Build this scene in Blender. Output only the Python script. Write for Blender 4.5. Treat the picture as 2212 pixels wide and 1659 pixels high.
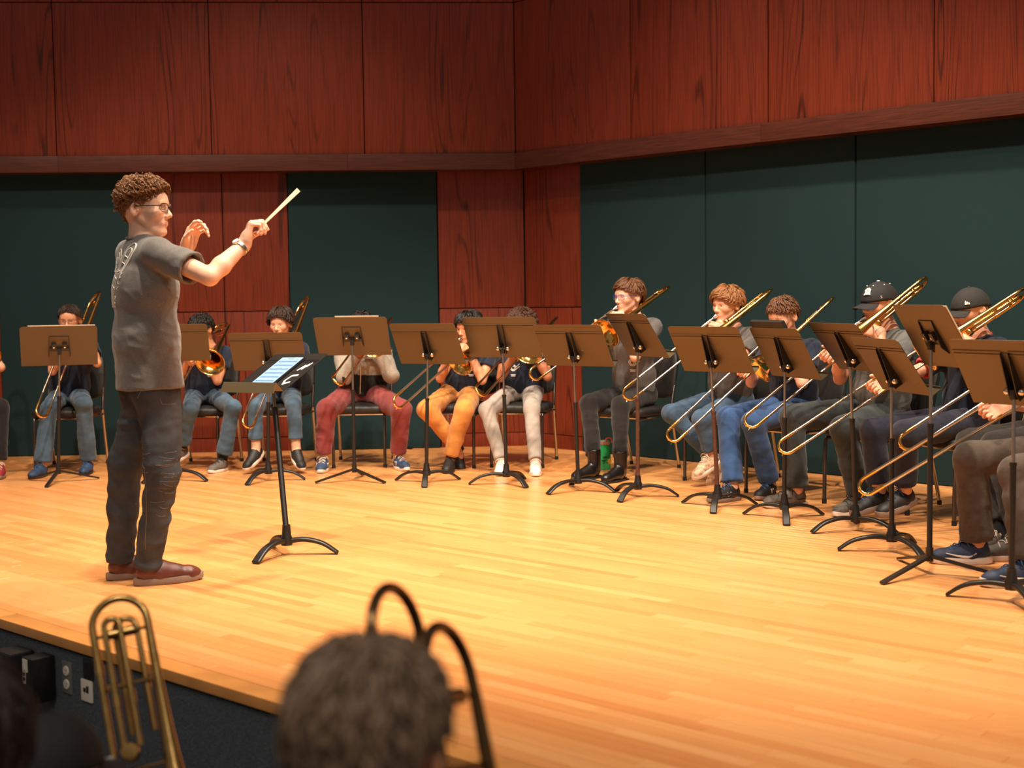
import bpy, bmesh, math, random
import numpy as np
from mathutils import Vector, Matrix

# ------------------------------------------------------------------ scene, camera, light
scene = bpy.context.scene
COL = scene.collection
for o in list(bpy.data.objects):
    bpy.data.objects.remove(o)

CAM_F, CAM_CX, CAM_CY = 2900.0, 1106.0, 829.5
CAM_H, CAM_PITCH, CAM_ROLL = 1.24, math.radians(3.67), 0.0136
cam_d = bpy.data.cameras.new('camera')
cam = bpy.data.objects.new('camera', cam_d)
COL.objects.link(cam)
cam_d.sensor_width = 36.0
cam_d.lens = CAM_F / 2212.0 * 36.0
cam_d.clip_start = 0.05
cam_d.clip_end = 100
CAM_M = Matrix.Rotation(math.pi / 2 - CAM_PITCH, 4, 'X') @ Matrix.Rotation(-CAM_ROLL, 4, 'Z')
CAM_M.translation = (0, 0, CAM_H)
cam.matrix_world = CAM_M
cam_d.dof.use_dof = True
cam_d.dof.focus_distance = 7.2
cam_d.dof.aperture_fstop = 2.5
scene.camera = cam

world = bpy.data.worlds.new('hall')
scene.world = world
world.use_nodes = True
world.node_tree.nodes['Background'].inputs[0].default_value = (1.0, 0.86, 0.74, 1)
world.node_tree.nodes['Background'].inputs[1].default_value = 0.19

vs = scene.view_settings
vs.view_transform = 'Standard'
vs.look = 'None'
vs.gamma = 1.0
vs.use_curve_mapping = False
vs.exposure = 0.12

WARM = (1.0, 0.83, 0.64)


def spot(name, loc, target, energy, angle=70, blend=0.6, radius=0.12, color=WARM):
    d = bpy.data.lights.new(name, 'SPOT')
    d.energy = energy
    d.spot_size = math.radians(angle)
    d.spot_blend = blend
    d.shadow_soft_size = radius
    d.color = color
    o = bpy.data.objects.new(name, d)
    COL.objects.link(o)
    o.location = loc
    o.rotation_euler = (Vector(target) - Vector(loc)).to_track_quat('-Z', 'Y').to_euler()
    return o


# ceiling cans over the stage: two rows, aimed at the playing area
for i, (x, y, tx, ty, e, a) in enumerate([
        (-3.4, 5.6, -3.1, 8.6, 1000, 66), (-1.0, 5.2, -1.3, 7.6, 1380, 66),
        (1.2, 4.2, 0.9, 7.4, 1500, 66), (3.0, 3.4, 2.0, 6.2, 1000, 62),
        (-1.9, 8.4, -1.9, 8.9, 700, 80), (0.4, 7.6, 0.3, 7.9, 850, 80), (1.9, 6.0, 1.6, 6.3, 620, 80)]):
    spot('stage_light', (x, y, 6.3), (tx, ty, 0), e, a)

# dimmed house lights over the first rows
for x, y, tx, ty in ((-1.4, 0.2, -1.2, 2.6), (1.0, -0.6, 0.4, 2.4)):
    spot('house_light', (x, y, 5.2), (tx, ty, -0.3), 260, 90, 0.8, 0.25, (1.0, 0.9, 0.78))


# ------------------------------------------------------------------ small helpers
def V(*a):
    return np.array(a if len(a) > 1 else a[0], float)


def unit(v):
    v = np.asarray(v, float)
    return v / (np.linalg.norm(v) + 1e-12)


def perp(v, a):
    return unit(np.asarray(v, float) - unit(a) * np.dot(v, unit(a)))


def rot_about(v, axis, ang):
    axis = unit(axis)
    v = np.asarray(v, float)
    return v * math.cos(ang) + np.cross(axis, v) * math.sin(ang) + axis * np.dot(axis, v) * (1 - math.cos(ang))


_R = np.array(CAM_M.to_3x3())


def at(px, py, Y):
    """Surveyed point: the spot seen at (px, py) standing Y metres up-stage of the camera."""
    r = _R @ np.array([(px - CAM_CX) / CAM_F, -(py - CAM_CY) / CAM_F, -1.0])
    return np.array([0, 0, CAM_H]) + r * (Y / r[1])


def on_floor(px, py, z=0.0):
    r = _R @ np.array([(px - CAM_CX) / CAM_F, -(py - CAM_CY) / CAM_F, -1.0])
    return np.array([0, 0, CAM_H]) + r * ((z - CAM_H) / r[2])


def project(p):
    q = _R.T @ (np.asarray(p, float) - np.array([0, 0, CAM_H]))
    return CAM_CX - CAM_F * q[0] / q[2], CAM_CY + CAM_F * q[1] / q[2]


# ------------------------------------------------------------------ materials
MATS = {}


def srgb(r, g, b):
    def f(c):
        c /= 255.0
        return c / 12.92 if c <= 0.04045 else ((c + 0.055) / 1.055) ** 2.4
    return (f(r), f(g), f(b), 1.0)


def mat(name, col, rough=0.6, metal=0.0, noise=0.0, nscale=40.0, bump=0.0, bscale=120.0, coat=0.0,
        sheen=0.0, emit=None, spec=0.5, trans=0.0, sss=0.0, stretch=None, alpha=1.0):
    if name in MATS:
        return MATS[name]
    m = bpy.data.materials.new(name)
    m.use_nodes = True
    nt = m.node_tree
    b = nt.nodes['Principled BSDF']
    b.inputs['Base Color'].default_value = col
    b.inputs['Roughness'].default_value = rough
    b.inputs['Metallic'].default_value = metal
    b.inputs['Specular IOR Level'].default_value = spec
    b.inputs['Coat Weight'].default_value = coat
    b.inputs['Coat Roughness'].default_value = 0.12
    b.inputs['Sheen Weight'].default_value = sheen
    b.inputs['Transmission Weight'].default_value = trans
    b.inputs['Alpha'].default_value = alpha
    if sss:
        b.inputs['Subsurface Weight'].default_value = sss
        b.inputs['Subsurface Radius'].default_value = (0.012, 0.005, 0.003)
        b.inputs['Subsurface Scale'].default_value = 1.0
    if emit:
        b.inputs['Emission Color'].default_value = emit[0]
        b.inputs['Emission Strength'].default_value = emit[1]
    if noise or bump:
        tc = nt.nodes.new('ShaderNodeTexCoord')
        mp = nt.nodes.new('ShaderNodeMapping')
        nt.links.new(tc.outputs['Object'], mp.inputs[0])
        if stretch:
            mp.inputs['Scale'].default_value = stretch
        if noise:
            n = nt.nodes.new('ShaderNodeTexNoise')
            n.inputs['Scale'].default_value = nscale
            n.inputs['Detail'].default_value = 5
            nt.links.new(mp.outputs[0], n.inputs['Vector'])
            mr = nt.nodes.new('ShaderNodeMapRange')
            mr.inputs[1].default_value = 0.3
            mr.inputs[2].default_value = 0.7
            mr.inputs[3].default_value = 1 - noise
            mr.inputs[4].default_value = 1 + noise
            nt.links.new(n.outputs[0], mr.inputs[0])
            mx = nt.nodes.new('ShaderNodeVectorMath')
            mx.operation = 'SCALE'
            mx.inputs[0].default_value = col[:3]
            nt.links.new(mr.outputs[0], mx.inputs['Scale'])
            nt.links.new(mx.outputs[0], b.inputs['Base Color'])
        if bump:
            n2 = nt.nodes.new('ShaderNodeTexNoise')
            n2.inputs['Scale'].default_value = bscale
            n2.inputs['Detail'].default_value = 4
            nt.links.new(mp.outputs[0], n2.inputs['Vector'])
            bp = nt.nodes.new('ShaderNodeBump')
            bp.inputs['Strength'].default_value = bump
            bp.inputs['Distance'].default_value = 0.004
            nt.links.new(n2.outputs[0], bp.inputs['Height'])
            nt.links.new(bp.outputs[0], b.inputs['Normal'])
    MATS[name] = m
    return m


def wood_panel_mat(name, light, dark, freq=9.0, sx=5.0, sz=0.55, rough=0.42):
    """Veneer: contour lines of a vertically stretched noise give cathedral figure."""
    m = bpy.data.materials.new(name)
    m.use_nodes = True
    nt = m.node_tree
    N, L = nt.nodes, nt.links
    b = N['Principled BSDF']
    tc = N.new('ShaderNodeTexCoord')
    oi = N.new('ShaderNodeObjectInfo')
    off = N.new('ShaderNodeVectorMath'); off.operation = 'MULTIPLY_ADD'
    mul = N.new('ShaderNodeVectorMath'); mul.operation = 'SCALE'
    mul.inputs[0].default_value = (31.0, 17.0, 23.0)
    L.new(oi.outputs['Random'], mul.inputs['Scale'])
    off.inputs[1].default_value = (sx, sx, sz)
    L.new(tc.outputs['Object'], off.inputs[0]); L.new(mul.outputs[0], off.inputs[2])
    n1 = N.new('ShaderNodeTexNoise'); n1.inputs['Scale'].default_value = 1.0; n1.inputs['Detail'].default_value = 1.2
    n1.inputs['Roughness'].default_value = 0.35
    L.new(off.outputs[0], n1.inputs['Vector'])
    ma = N.new('ShaderNodeMath'); ma.operation = 'MULTIPLY'; ma.inputs[1].default_value = freq * 6.283
    L.new(n1.outputs[0], ma.inputs[0])
    sn = N.new('ShaderNodeMath'); sn.operation = 'SINE'
    L.new(ma.outputs[0], sn.inputs[0])
    pw = N.new('ShaderNodeMapRange'); pw.inputs[1].default_value = 0.55; pw.inputs[2].default_value = 1.0
    L.new(sn.outputs[0], pw.inputs[0])
    # where the figure shows
    m2 = N.new('ShaderNodeMapping'); m2.inputs['Scale'].default_value = (5.0, 5.0, 0.10)
    L.new(tc.outputs['Object'], m2.inputs[0])
    # fine pores
    m3 = N.new('ShaderNodeMapping'); m3.inputs['Scale'].default_value = (160.0, 160.0, 3.5)
    L.new(tc.outputs['Object'], m3.inputs[0])
    n3 = N.new('ShaderNodeTexNoise'); n3.inputs['Scale'].default_value = 1.0; n3.inputs['Detail'].default_value = 3
    L.new(m3.outputs[0], n3.inputs['Vector'])
    n4 = N.new('ShaderNodeTexNoise'); n4.inputs['Scale'].default_value = 1.3; n4.inputs['Detail'].default_value = 2
    off2 = N.new('ShaderNodeVectorMath'); off2.operation = 'ADD'
    L.new(m2.outputs[0], off2.inputs[0]); L.new(mul.outputs[0], off2.inputs[1])
    L.new(off2.outputs[0], n4.inputs['Vector'])
    fig = N.new('ShaderNodeMapRange'); fig.inputs[1].default_value = 0.45; fig.inputs[2].default_value = 0.62
    L.new(n4.outputs[0], fig.inputs[0])
    gm = N.new('ShaderNodeMath'); gm.operation = 'MULTIPLY'
    L.new(pw.outputs[0], gm.inputs[0]); L.new(fig.outputs[0], gm.inputs[1])
    pr = N.new('ShaderNodeMapRange'); pr.inputs[1].default_value = 0.42; pr.inputs[2].default_value = 0.75
    pr.inputs[4].default_value = 0.55
    L.new(n3.outputs[0], pr.inputs[0])
    ad = N.new('ShaderNodeMath'); ad.operation = 'ADD'; ad.use_clamp = True
    sc = N.new('ShaderNodeMath'); sc.operation = 'MULTIPLY'; sc.inputs[1].default_value = 0.6
    L.new(gm.outputs[0], sc.inputs[0])
    L.new(sc.outputs[0], ad.inputs[0]); L.new(pr.outputs[0], ad.inputs[1])
    mx = N.new('ShaderNodeMix'); mx.data_type = 'RGBA'
    mx.inputs['A'].default_value = light; mx.inputs['B'].default_value = dark
    L.new(ad.outputs[0], mx.inputs['Factor'])
    L.new(mx.outputs['Result'], b.inputs['Base Color'])
    b.inputs['Roughness'].default_value = rough
    b.inputs['Specular IOR Level'].default_value = 0.35
    MATS[name] = m
    return m


# ------------------------------------------------------------------ object helpers
def tag(o, label=None, cat=None, group=None, kind=None):
    if label: o['label'] = label
    if cat: o['category'] = cat
    if group: o['group'] = group
    if kind: o['kind'] = kind
    return o


def empty(name, loc, label=None, cat=None, group=None, kind=None):
    o = bpy.data.objects.new(name, None)
    o.empty_display_size = 0.1
    COL.objects.link(o)
    o.location = tuple(float(c) for c in loc)
    return tag(o, label, cat, group, kind)


def root_loc(parent):
    loc = np.zeros(3)
    p = parent
    while p is not None:
        loc = loc + np.array(p.location)
        p = p.parent
    return loc


def mesh_obj(name, verts, faces, m, parent=None, origin=None, smooth=True, sharp=None):
    """World-space verts -> one mesh object (unrotated parents only)."""
    verts = np.asarray(verts, np.float32)
    if origin is None:
        origin = root_loc(parent) if parent is not None else np.zeros(3)
    origin = np.asarray(origin, float)
    me = bpy.data.meshes.new(name)
    if isinstance(faces, np.ndarray):
        vv = (verts - origin).astype(np.float32)
        n, k = faces.shape
        me.vertices.add(len(vv)); me.vertices.foreach_set('co', vv.ravel())
        me.loops.add(n * k); me.loops.foreach_set('vertex_index', faces.astype(np.int32).ravel())
        me.polygons.add(n)
        me.polygons.foreach_set('loop_start', np.arange(0, n * k, k, dtype=np.int32))
        me.update(calc_edges=True)
    else:
        me.from_pydata([tuple(v) for v in (verts - origin)], [], faces)
        me.update()
    if smooth:
        me.polygons.foreach_set('use_smooth', np.ones(len(me.polygons), bool))
        if sharp:
            me.set_sharp_from_angle(angle=math.radians(sharp))
    for mm in (m if isinstance(m, (list, tuple)) else [m]):
        me.materials.append(mm)
    o = bpy.data.objects.new(name, me)
    COL.objects.link(o)
    if parent is not None:
        o.parent = parent
        o.location = tuple(origin - root_loc(parent))
    else:
        o.location = tuple(origin)
    return o


class MB:
    """Collects shapes into one mesh (world coordinates)."""
    def __init__(s):
        s.v, s.f, s.n = [], [], 0

    def add(s, verts, faces):
        verts = [tuple(map(float, p)) for p in verts]
        s.v += verts
        s.f += [tuple(i + s.n for i in f) for f in faces]
        s.n += len(verts)
        return s

    def box(s, c, half, R=None, bevel=0.0):
        R = np.eye(3) if R is None else np.asarray(R)
        c = np.asarray(c, float)
        bm = bmesh.new()
        bmesh.ops.create_cube(bm, size=2.0)
        for v in bm.verts:
            v.co = Vector((v.co.x * half[0], v.co.y * half[1], v.co.z * half[2]))
        if bevel:
            bmesh.ops.bevel(bm, geom=bm.edges[:], offset=bevel, segments=2, profile=0.7, affect='EDGES')
        bm.verts.index_update()
        vs_ = [c + R @ np.array(v.co) for v in bm.verts]
        fs = [tuple(v.index for v in f.verts) for f in bm.faces]
        bm.free()
        return s.add(vs_, fs)

    def tube(s, pts, r, n=10, caps=True, up=None):
        """Swept round tube along pts; r scalar or list; parallel-transport frames."""
        pts = [np.asarray(p, float) for p in pts]
        k = len(pts)
        rs = [r] * k if np.isscalar(r) else list(r)
        T = []
        for i in range(k):
            a = pts[max(i - 1, 0)]; b = pts[min(i + 1, k - 1)]
            T.append(unit(b - a))
        u = perp(up if up is not None else ((0, 0, 1) if abs(T[0][2]) < 0.9 else (1, 0, 0)), T[0])
        vs_, fs = [], []
        for i in range(k):
            u = perp(u, T[i]); w = np.cross(T[i], u)
            for j in range(n):
                a = 2 * math.pi * j / n
                vs_.append(pts[i] + rs[i] * (u * math.cos(a) + w * math.sin(a)))
        for i in range(k - 1):
            for j in range(n):
                j2 = (j + 1) % n
                fs.append((i * n + j, i * n + j2, (i + 1) * n + j2, (i + 1) * n + j))
        if caps:
            fs.append(tuple(range(n))[::-1]); fs.append(tuple((k - 1) * n + j for j in range(n)))
        return s.add(vs_, fs)

    def bar(s, pts, w, h, side):
        """Swept rectangular bar; side = width direction; w/h scalars or lists."""
        pts = [np.asarray(p, float) for p in pts]
        k = len(pts)
        ws = [w] * k if np.isscalar(w) else w
        hs = [h] * k if np.isscalar(h) else h
        vs_, fs = [], []
        for i in range(k):
            t = unit(pts[min(i + 1, k - 1)] - pts[max(i - 1, 0)])
            sd = perp(side, t); up = np.cross(sd, t)
            for a, b in ((-1, -1), (1, -1), (1, 1), (-1, 1)):
                vs_.append(pts[i] + sd * a * ws[i] / 2 + up * b * hs[i] / 2)
        for i in range(k - 1):
            for j in range(4):
                j2 = (j + 1) % 4
                fs.append((i * 4 + j, i * 4 + j2, i * 4 + 4 + j2, i * 4 + 4 + j))
        fs.append((3, 2, 1, 0)); fs.append(tuple((k - 1) * 4 + j for j in range(4)))
        return s.add(vs_, fs)

    def lathe(s, a, axis, prof, n=24, close=False):
        """prof: list of (distance along axis, radius)."""
        a = np.asarray(a, float); t = unit(axis)
        u = perp((0, 0, 1) if abs(t[2]) < 0.9 else (1, 0, 0), t); w = np.cross(t, u)
        vs_, fs = [], []
        for d, r in prof:
            for j in range(n):
                an = 2 * math.pi * j / n
                vs_.append(a + t * d + r * (u * math.cos(an) + w * math.sin(an)))
        k = len(prof)
        for i in range(k - 1):
            for j in range(n):
                j2 = (j + 1) % n
                fs.append((i * n + j, i * n + j2, i * n + n + j2, i * n + n + j))
        if close:
            fs.append(tuple(range(n))[::-1]); fs.append(tuple((k - 1) * n + j for j in range(n)))
        return s.add(vs_, fs)

    def prism(s, poly, off):
        """Planar polygon (3D points) extruded by off vector."""
        n = len(poly)
        poly = [np.asarray(p, float) for p in poly]
        vs_ = poly + [p + np.asarray(off, float) for p in poly]
        fs = [tuple(range(n)), tuple(range(2 * n - 1, n - 1, -1))]
        for i in range(n):
            j = (i + 1) % n
            fs.append((i, i + n, j + n, j))
        return s.add(vs_, fs)

    def ball(s, c, r, n=10, R=None):
        c = np.asarray(c, float)
        r = np.array([r, r, r] if np.isscalar(r) else r, float)
        R = np.eye(3) if R is None else np.asarray(R)
        vs_, fs = [], []
        m = max(5, n // 2 + 1)
        for i in range(m + 1):
            ph = math.pi * i / m
            for j in range(n):
                a = 2 * math.pi * j / n
                vs_.append(c + R @ (r * np.array([math.sin(ph) * math.cos(a), math.sin(ph) * math.sin(a), math.cos(ph)])))
        for i in range(m):
            for j in range(n):
                j2 = (j + 1) % n
                fs.append((i * n + j, i * n + n + j, i * n + n + j2, i * n + j2))
        return s.add(vs_, fs)

    def build(s, name, m, parent=None, smooth=True, sharp=40, origin=None):
        o = mesh_obj(name, s.v, s.f, m, parent, origin=origin, smooth=smooth)
        bm = bmesh.new(); bm.from_mesh(o.data)
        bmesh.ops.remove_doubles(bm, verts=bm.verts, dist=1e-6)
        bmesh.ops.recalc_face_normals(bm, faces=bm.faces)
        bm.to_mesh(o.data); bm.free()
        if smooth and sharp:
            o.data.set_sharp_from_angle(angle=math.radians(sharp))
        return o


def arc_pts(c, u, v, r, a0, a1, n):
    c = np.asarray(c, float)
    return [c + r * (np.asarray(u) * math.cos(a0 + (a1 - a0) * i / n) + np.asarray(v) * math.sin(a0 + (a1 - a0) * i / n)) for i in range(n + 1)]


def spline(pts, n=6):
    """Catmull-Rom through pts."""
    P = [np.asarray(p, float) for p in pts]
    P = [2 * P[0] - P[1]] + P + [2 * P[-1] - P[-2]]
    out = []
    for i in range(1, len(P) - 2):
        for j in range(n):
            t = j / n
            out.append(0.5 * (2 * P[i] + (P[i + 1] - P[i - 1]) * t + (2 * P[i - 1] - 5 * P[i] + 4 * P[i + 1] - P[i + 2]) * t * t
                              + (-P[i - 1] + 3 * P[i] - 3 * P[i + 1] + P[i + 2]) * t ** 3))
    out.append(P[-2])
    return out

# ------------------------------------------------------------------ the setting
MW_UP = wood_panel_mat('veneer_upper', srgb(122, 49, 28), srgb(50, 19, 13), 15.0, 4.2, 0.36)
MW_LO = wood_panel_mat('veneer_lower', srgb(122, 48, 27), srgb(54, 20, 13), 15.0, 4.2, 0.36)
M_TRIM = mat('trim_oak', srgb(78, 36, 23), 0.4, noise=0.4, nscale=3.0, stretch=(2, 2, 60))
M_SEAM = mat('seam_dark', srgb(28, 12, 9), 0.9)
M_FABRIC = mat('acoustic_fabric', srgb(34, 53, 56), 0.95, noise=0.10, nscale=350, bump=0.35, bscale=500, spec=0.1)
M_CARPET = mat('stage_front_carpet', srgb(84, 90, 96), 0.98, noise=0.35, nscale=90, bump=0.8, bscale=160, spec=0.1, stretch=(1, 1, 3))
M_HALLFLOOR = mat('hall_carpet', srgb(52, 50, 52), 0.98, noise=0.3, nscale=70, spec=0.1)

# plan of the back of the stage (metres; camera at 0,0 looking up +Y)
LA, LC = V(-4.14, 10.94, 0), V(0.12, 11.21, 0)
DL = unit(LC - LA); NL = V(DL[1], -DL[0], 0)          # along left wall, towards the stage
DR = V(0.70711, -0.70711, 0); NR = V(-0.70711, -0.70711, 0)
OVER = 0.17                                            # upper storey overhang
# upper corner: where the two offset lines meet
_a = LC + NL * OVER; _b = LC + NR * OVER
_t = np.linalg.solve(np.array([DL[:2], -DR[:2]]).T, (_b - _a)[:2])
UC = _a + DL * _t[0]
Z_BEAM0, Z_BEAM1, Z_ROW1, Z_ROW2 = 2.285, 2.415, 3.625, 4.85


def frame(d, n):
    return np.array([d, -np.asarray(n), (0, 0, 1)]).T      # columns: along, into wall, up


def wall_piece(name, base, d, n, t0, t1, z0, z1, thick, m, parent, bevel=0.003, proud=0.0):
    """A panel standing on the wall line: front face at `proud` in front of the line."""
    R = frame(d, n)
    c = base + np.asarray(d) * (t0 + t1) / 2 + np.asarray(n) * (proud - thick / 2) + V(0, 0, (z0 + z1) / 2)
    bm = bmesh.new()
    bmesh.ops.create_cube(bm, size=2.0)
    for v in bm.verts:
        v.co = Vector((v.co.x * (t1 - t0) / 2, v.co.y * thick / 2, v.co.z * (z1 - z0) / 2))
    if bevel:
        bmesh.ops.bevel(bm, geom=bm.edges[:], offset=bevel, segments=2, profile=0.7, affect='EDGES')
    me = bpy.data.meshes.new(name)
    bm.to_mesh(me); bm.free()
    me.polygons.foreach_set('use_smooth', np.ones(len(me.polygons), bool))
    me.set_sharp_from_angle(angle=math.radians(50))
    me.materials.append(m)
    o = bpy.data.objects.new(name, me)
    COL.objects.link(o)
    M4 = Matrix([list(R[i]) + [c[i]] for i in range(3)] + [[0, 0, 0, 1]])
    if parent is not None:
        o.parent = parent
        o.matrix_parent_inverse = Matrix.Identity(4)
        pl = root_loc(parent)
        M4.translation = Vector(c - pl)
    o.matrix_basis = M4
    return o


def solid_wall(name, base, d, n, t0, t1, z0, z1, thick, m, proud=0.0, label=None):
    o = wall_piece(name, base, d, n, t0, t1, z0, z1, thick, m, None, bevel=0, proud=proud)
    # re-seat as an unrotated root so that children can be placed in world axes
    me = o.data
    mb_ = o.matrix_basis.copy()
    me.transform(mb_.to_3x3().to_4x4())
    o.matrix_basis = Matrix.Translation(mb_.translation)
    tag(o, label, None, None, 'structure')
    return o


# left (rear) wall, lower storey: a dark backing that shows only in the joints
wl = solid_wall('wall_back', LC, DL, NL, -9.0, 0.02, 0, Z_BEAM1, 0.1, M_SEAM, proud=-0.03, label='lower rear wall of wood veneer and dark green acoustic panels')
G = 0.004
tl = lambda px: float(np.dot(at(px, 640, 11.05)[:2] - LC[:2], DL[:2]))
XS = {k: tl(k) for k in (-300, 8, 330, 485, 625, 948)}
def wood_col(parent, base, d, n, t0, t1, m=MW_LO):
    wall_piece('baseboard', base, d, n, t0 + G, t1 - G, 0.0, 0.112, 0.03, m, parent)
    wall_piece('wood_panel', base, d, n, t0 + G, t1 - G, 0.118, 1.155, 0.03, m, parent)
    wall_piece('wood_panel', base, d, n, t0 + G, t1 - G, 1.163, Z_BEAM1, 0.03, m, parent)
def green(parent, base, d, n, t0, t1):
    o = wall_piece('acoustic_panel', base, d, n, t0 + 0.005, t1 - 0.005, 0.004, Z_BEAM1, 0.06, M_FABRIC, parent, bevel=0.012, proud=0.03)
    o['label'] = 'dark green fabric acoustic panel'
    return o
t8 = XS[8]
wood_col(wl, LC, DL, NL, t8 - 0.6, t8); wood_col(wl, LC, DL, NL, t8 - 1.2, t8 - 0.6)
green(wl, LC, DL, NL, t8 - 2.43, t8 - 1.2); green(wl, LC, DL, NL, t8 - 3.65, t8 - 2.43)
green(wl, LC, DL, NL, t8, XS[330])
wood_col(wl, LC, DL, NL, XS[330], XS[485]); wood_col(wl, LC, DL, NL, XS[485], XS[625])
green(wl, LC, DL, NL, XS[625], XS[948])
wood_col(wl, LC, DL, NL, XS[948], -0.004)

wr = solid_wall('wall_right', LC, DR, NR, 0.0, 9.0, 0, Z_BEAM1, 0.1, M_SEAM, proud=-0.03, label='lower angled wall of wood veneer and dark green acoustic panels')
def tr(px):
    r = at(px, 640, 10.0) - V(0, 0, CAM_H)
    k = r[0] / r[1]
    y = (LC[0] + LC[1]) / (1 + k)
    return (LC[1] - y) / 0.70711
g0 = tr(1259)
wood_col(wr, LC, DR, NR, 0.004, g0)
for i in range(5):
    green(wr, LC, DR, NR, g0 + 1.234 * i, g0 + 1.234 * (i + 1))

# upper storey
wu = solid_wall('wall_back_upper', UC, DL, NL, -9.0, 0.06, Z_BEAM0 + 0.01, 6.1, 0.3, M_SEAM, proud=-0.03, label='overhanging upper rear wall of red brown veneer panels')
wv = solid_wall('wall_right_upper', UC, DR, NR, -0.06, 9.0, Z_BEAM0 + 0.01, 6.1, 0.3, M_SEAM, proud=-0.03, label='overhanging upper angled wall of red brown veneer panels')
def upper(parent, base, d, n, sgn, count):
    for i in range(count):
        a, b = sorted((sgn * 1.222 * i, sgn * 1.222 * (i + 1)))
        wall_piece('veneer_panel', base, d, n, a + G, b - G, Z_BEAM1 + 0.003, Z_ROW1 - G, 0.03, MW_UP, parent)
        wall_piece('veneer_panel', base, d, n, a + G, b - G, Z_ROW1 + G, Z_ROW2, 0.03, MW_UP, parent)
upper(wu, UC, DL, NL, -1, 7)
upper(wv, UC, DR, NR, 1, 7)
def beam(name, base, d, n, t0, t1, cuts, label):
    r = solid_wall(name, base, d, n, t0, t1, Z_BEAM0 + 0.02, Z_BEAM1 - 0.02, 0.03, M_TRIM, proud=-0.005, label=label)
    e = [t0] + cuts + [t1]
    for a, b in zip(e[:-1], e[1:]):
        wall_piece('board', base, d, n, a + 0.0005, b - 0.0005, Z_BEAM0, Z_BEAM1, 0.19, M_TRIM, r, bevel=0.004, proud=0.028)
beam('trim_1', UC, DL, NL, -9.0, 0.012, [-6.0, -3.65, -1.36], 'oak ledger board under the upper rear wall')
beam('trim_2', UC, DR, NR, -0.012, 9.0, [2.4, 4.9], 'oak ledger board under the upper angled wall')

# ---- stage floor of narrow maple strips, laid parallel to the stage front
E0, E1 = on_floor(0, 1333), on_floor(1026, 1643)
DE = unit(E1 - E0); NE = V(-DE[1], DE[0], 0)             # NE points up-stage
NE = NE if NE[1] > 0 else -NE
def mat_maple(name, per_object):
    m = bpy.data.materials.new(name); m.use_nodes = True
    nt = m.node_tree; N, L = nt.nodes, nt.links
    b = N['Principled BSDF']
    if per_object:
        s = N.new('ShaderNodeObjectInfo').outputs['Random']
        tcv = N.new('ShaderNodeTexCoord').outputs['Object']
    else:
        at_ = N.new('ShaderNodeAttribute'); at_.attribute_name = 'tone'; s = at_.outputs['Fac']
        tcv = N.new('ShaderNodeTexCoord').outputs['Object']
    cr = N.new('ShaderNodeValToRGB')
    e = cr.color_ramp.elements
    e[0].position = 0.0; e[0].color = srgb(214, 138, 76)
    e[1].position = 1.0; e[1].color = srgb(229, 164, 102)
    x = e.new(0.12); x.color = srgb(220, 147, 84)
    x = e.new(0.6); x.color = srgb(224, 155, 92)
    L.new(s, cr.inputs[0])
    mp = N.new('ShaderNodeMapping'); mp.inputs['Rotation'].default_value = (0, 0, 0 if per_object else -math.atan2(DE[1], DE[0]))
    mp.inputs['Scale'].default_value = (1.2, 22, 10)
    L.new(tcv, mp.inputs[0])
    ofs = N.new('ShaderNodeVectorMath'); ofs.operation = 'ADD'
    sc = N.new('ShaderNodeVectorMath'); sc.operation = 'SCALE'; sc.inputs[0].default_value = (19, 7, 13)
    L.new(s, sc.inputs['Scale']); L.new(mp.outputs[0], ofs.inputs[0]); L.new(sc.outputs[0], ofs.inputs[1])
    n = N.new('ShaderNodeTexNoise'); n.inputs['Scale'].default_value = 2.2; n.inputs['Detail'].default_value = 5
    L.new(ofs.outputs[0], n.inputs['Vector'])
    mr = N.new('ShaderNodeMapRange'); mr.inputs[1].default_value = 0.3; mr.inputs[2].default_value = 0.75
    mr.inputs[3].default_value = 1.05; mr.inputs[4].default_value = 0.90
    L.new(n.outputs[0], mr.inputs[0])
    mu = N.new('ShaderNodeVectorMath'); mu.operation = 'SCALE'
    L.new(cr.outputs[0], mu.inputs[0]); L.new(mr.outputs[0], mu.inputs['Scale'])
    L.new(mu.outputs[0], b.inputs['Base Color'])
    b.inputs['Roughness'].default_value = 0.36
    b.inputs['Coat Weight'].default_value = 0.35
    b.inputs['Coat Roughness'].default_value = 0.16
    wn = N.new('ShaderNodeTexNoise'); wn.inputs['Scale'].default_value = 7
    L.new(tcv, wn.inputs['Vector'])
    bp = N.new('ShaderNodeBump'); bp.inputs['Strength'].default_value = 0.06; bp.inputs['Distance'].default_value = 0.01
    L.new(wn.outputs[0], bp.inputs['Height']); L.new(bp.outputs[0], b.inputs['Normal']); L.new(bp.outputs[0], b.inputs['Coat Normal'])
    MATS[name] = m
    return m
M_MAPLE = mat_maple('maple_strip', True)
M_MAPLE_S = mat_maple('maple_strips', False)
STAGE_H = 0.46
floor_root = empty('floor', (0, 0, 0), 'glossy maple strip stage floor', None, None, 'structure')
mbf = MB()
c_ = [E0 - DE * 7 - NE * 0.0, E0 + DE * 9.5, E0 + DE * 9.5 + NE * 9.5, E0 - DE * 7 + NE * 9.5]
mbf.prism([p + V(0, 0, -0.05) for p in c_], (0, 0, 0.029))
mbf.build('subfloor', M_SEAM, floor_root, smooth=False)
rng = random.Random(5)
PW = 0.0572
lens = [0.45, 0.6, 0.75, 0.95, 1.2, 1.5]
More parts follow.
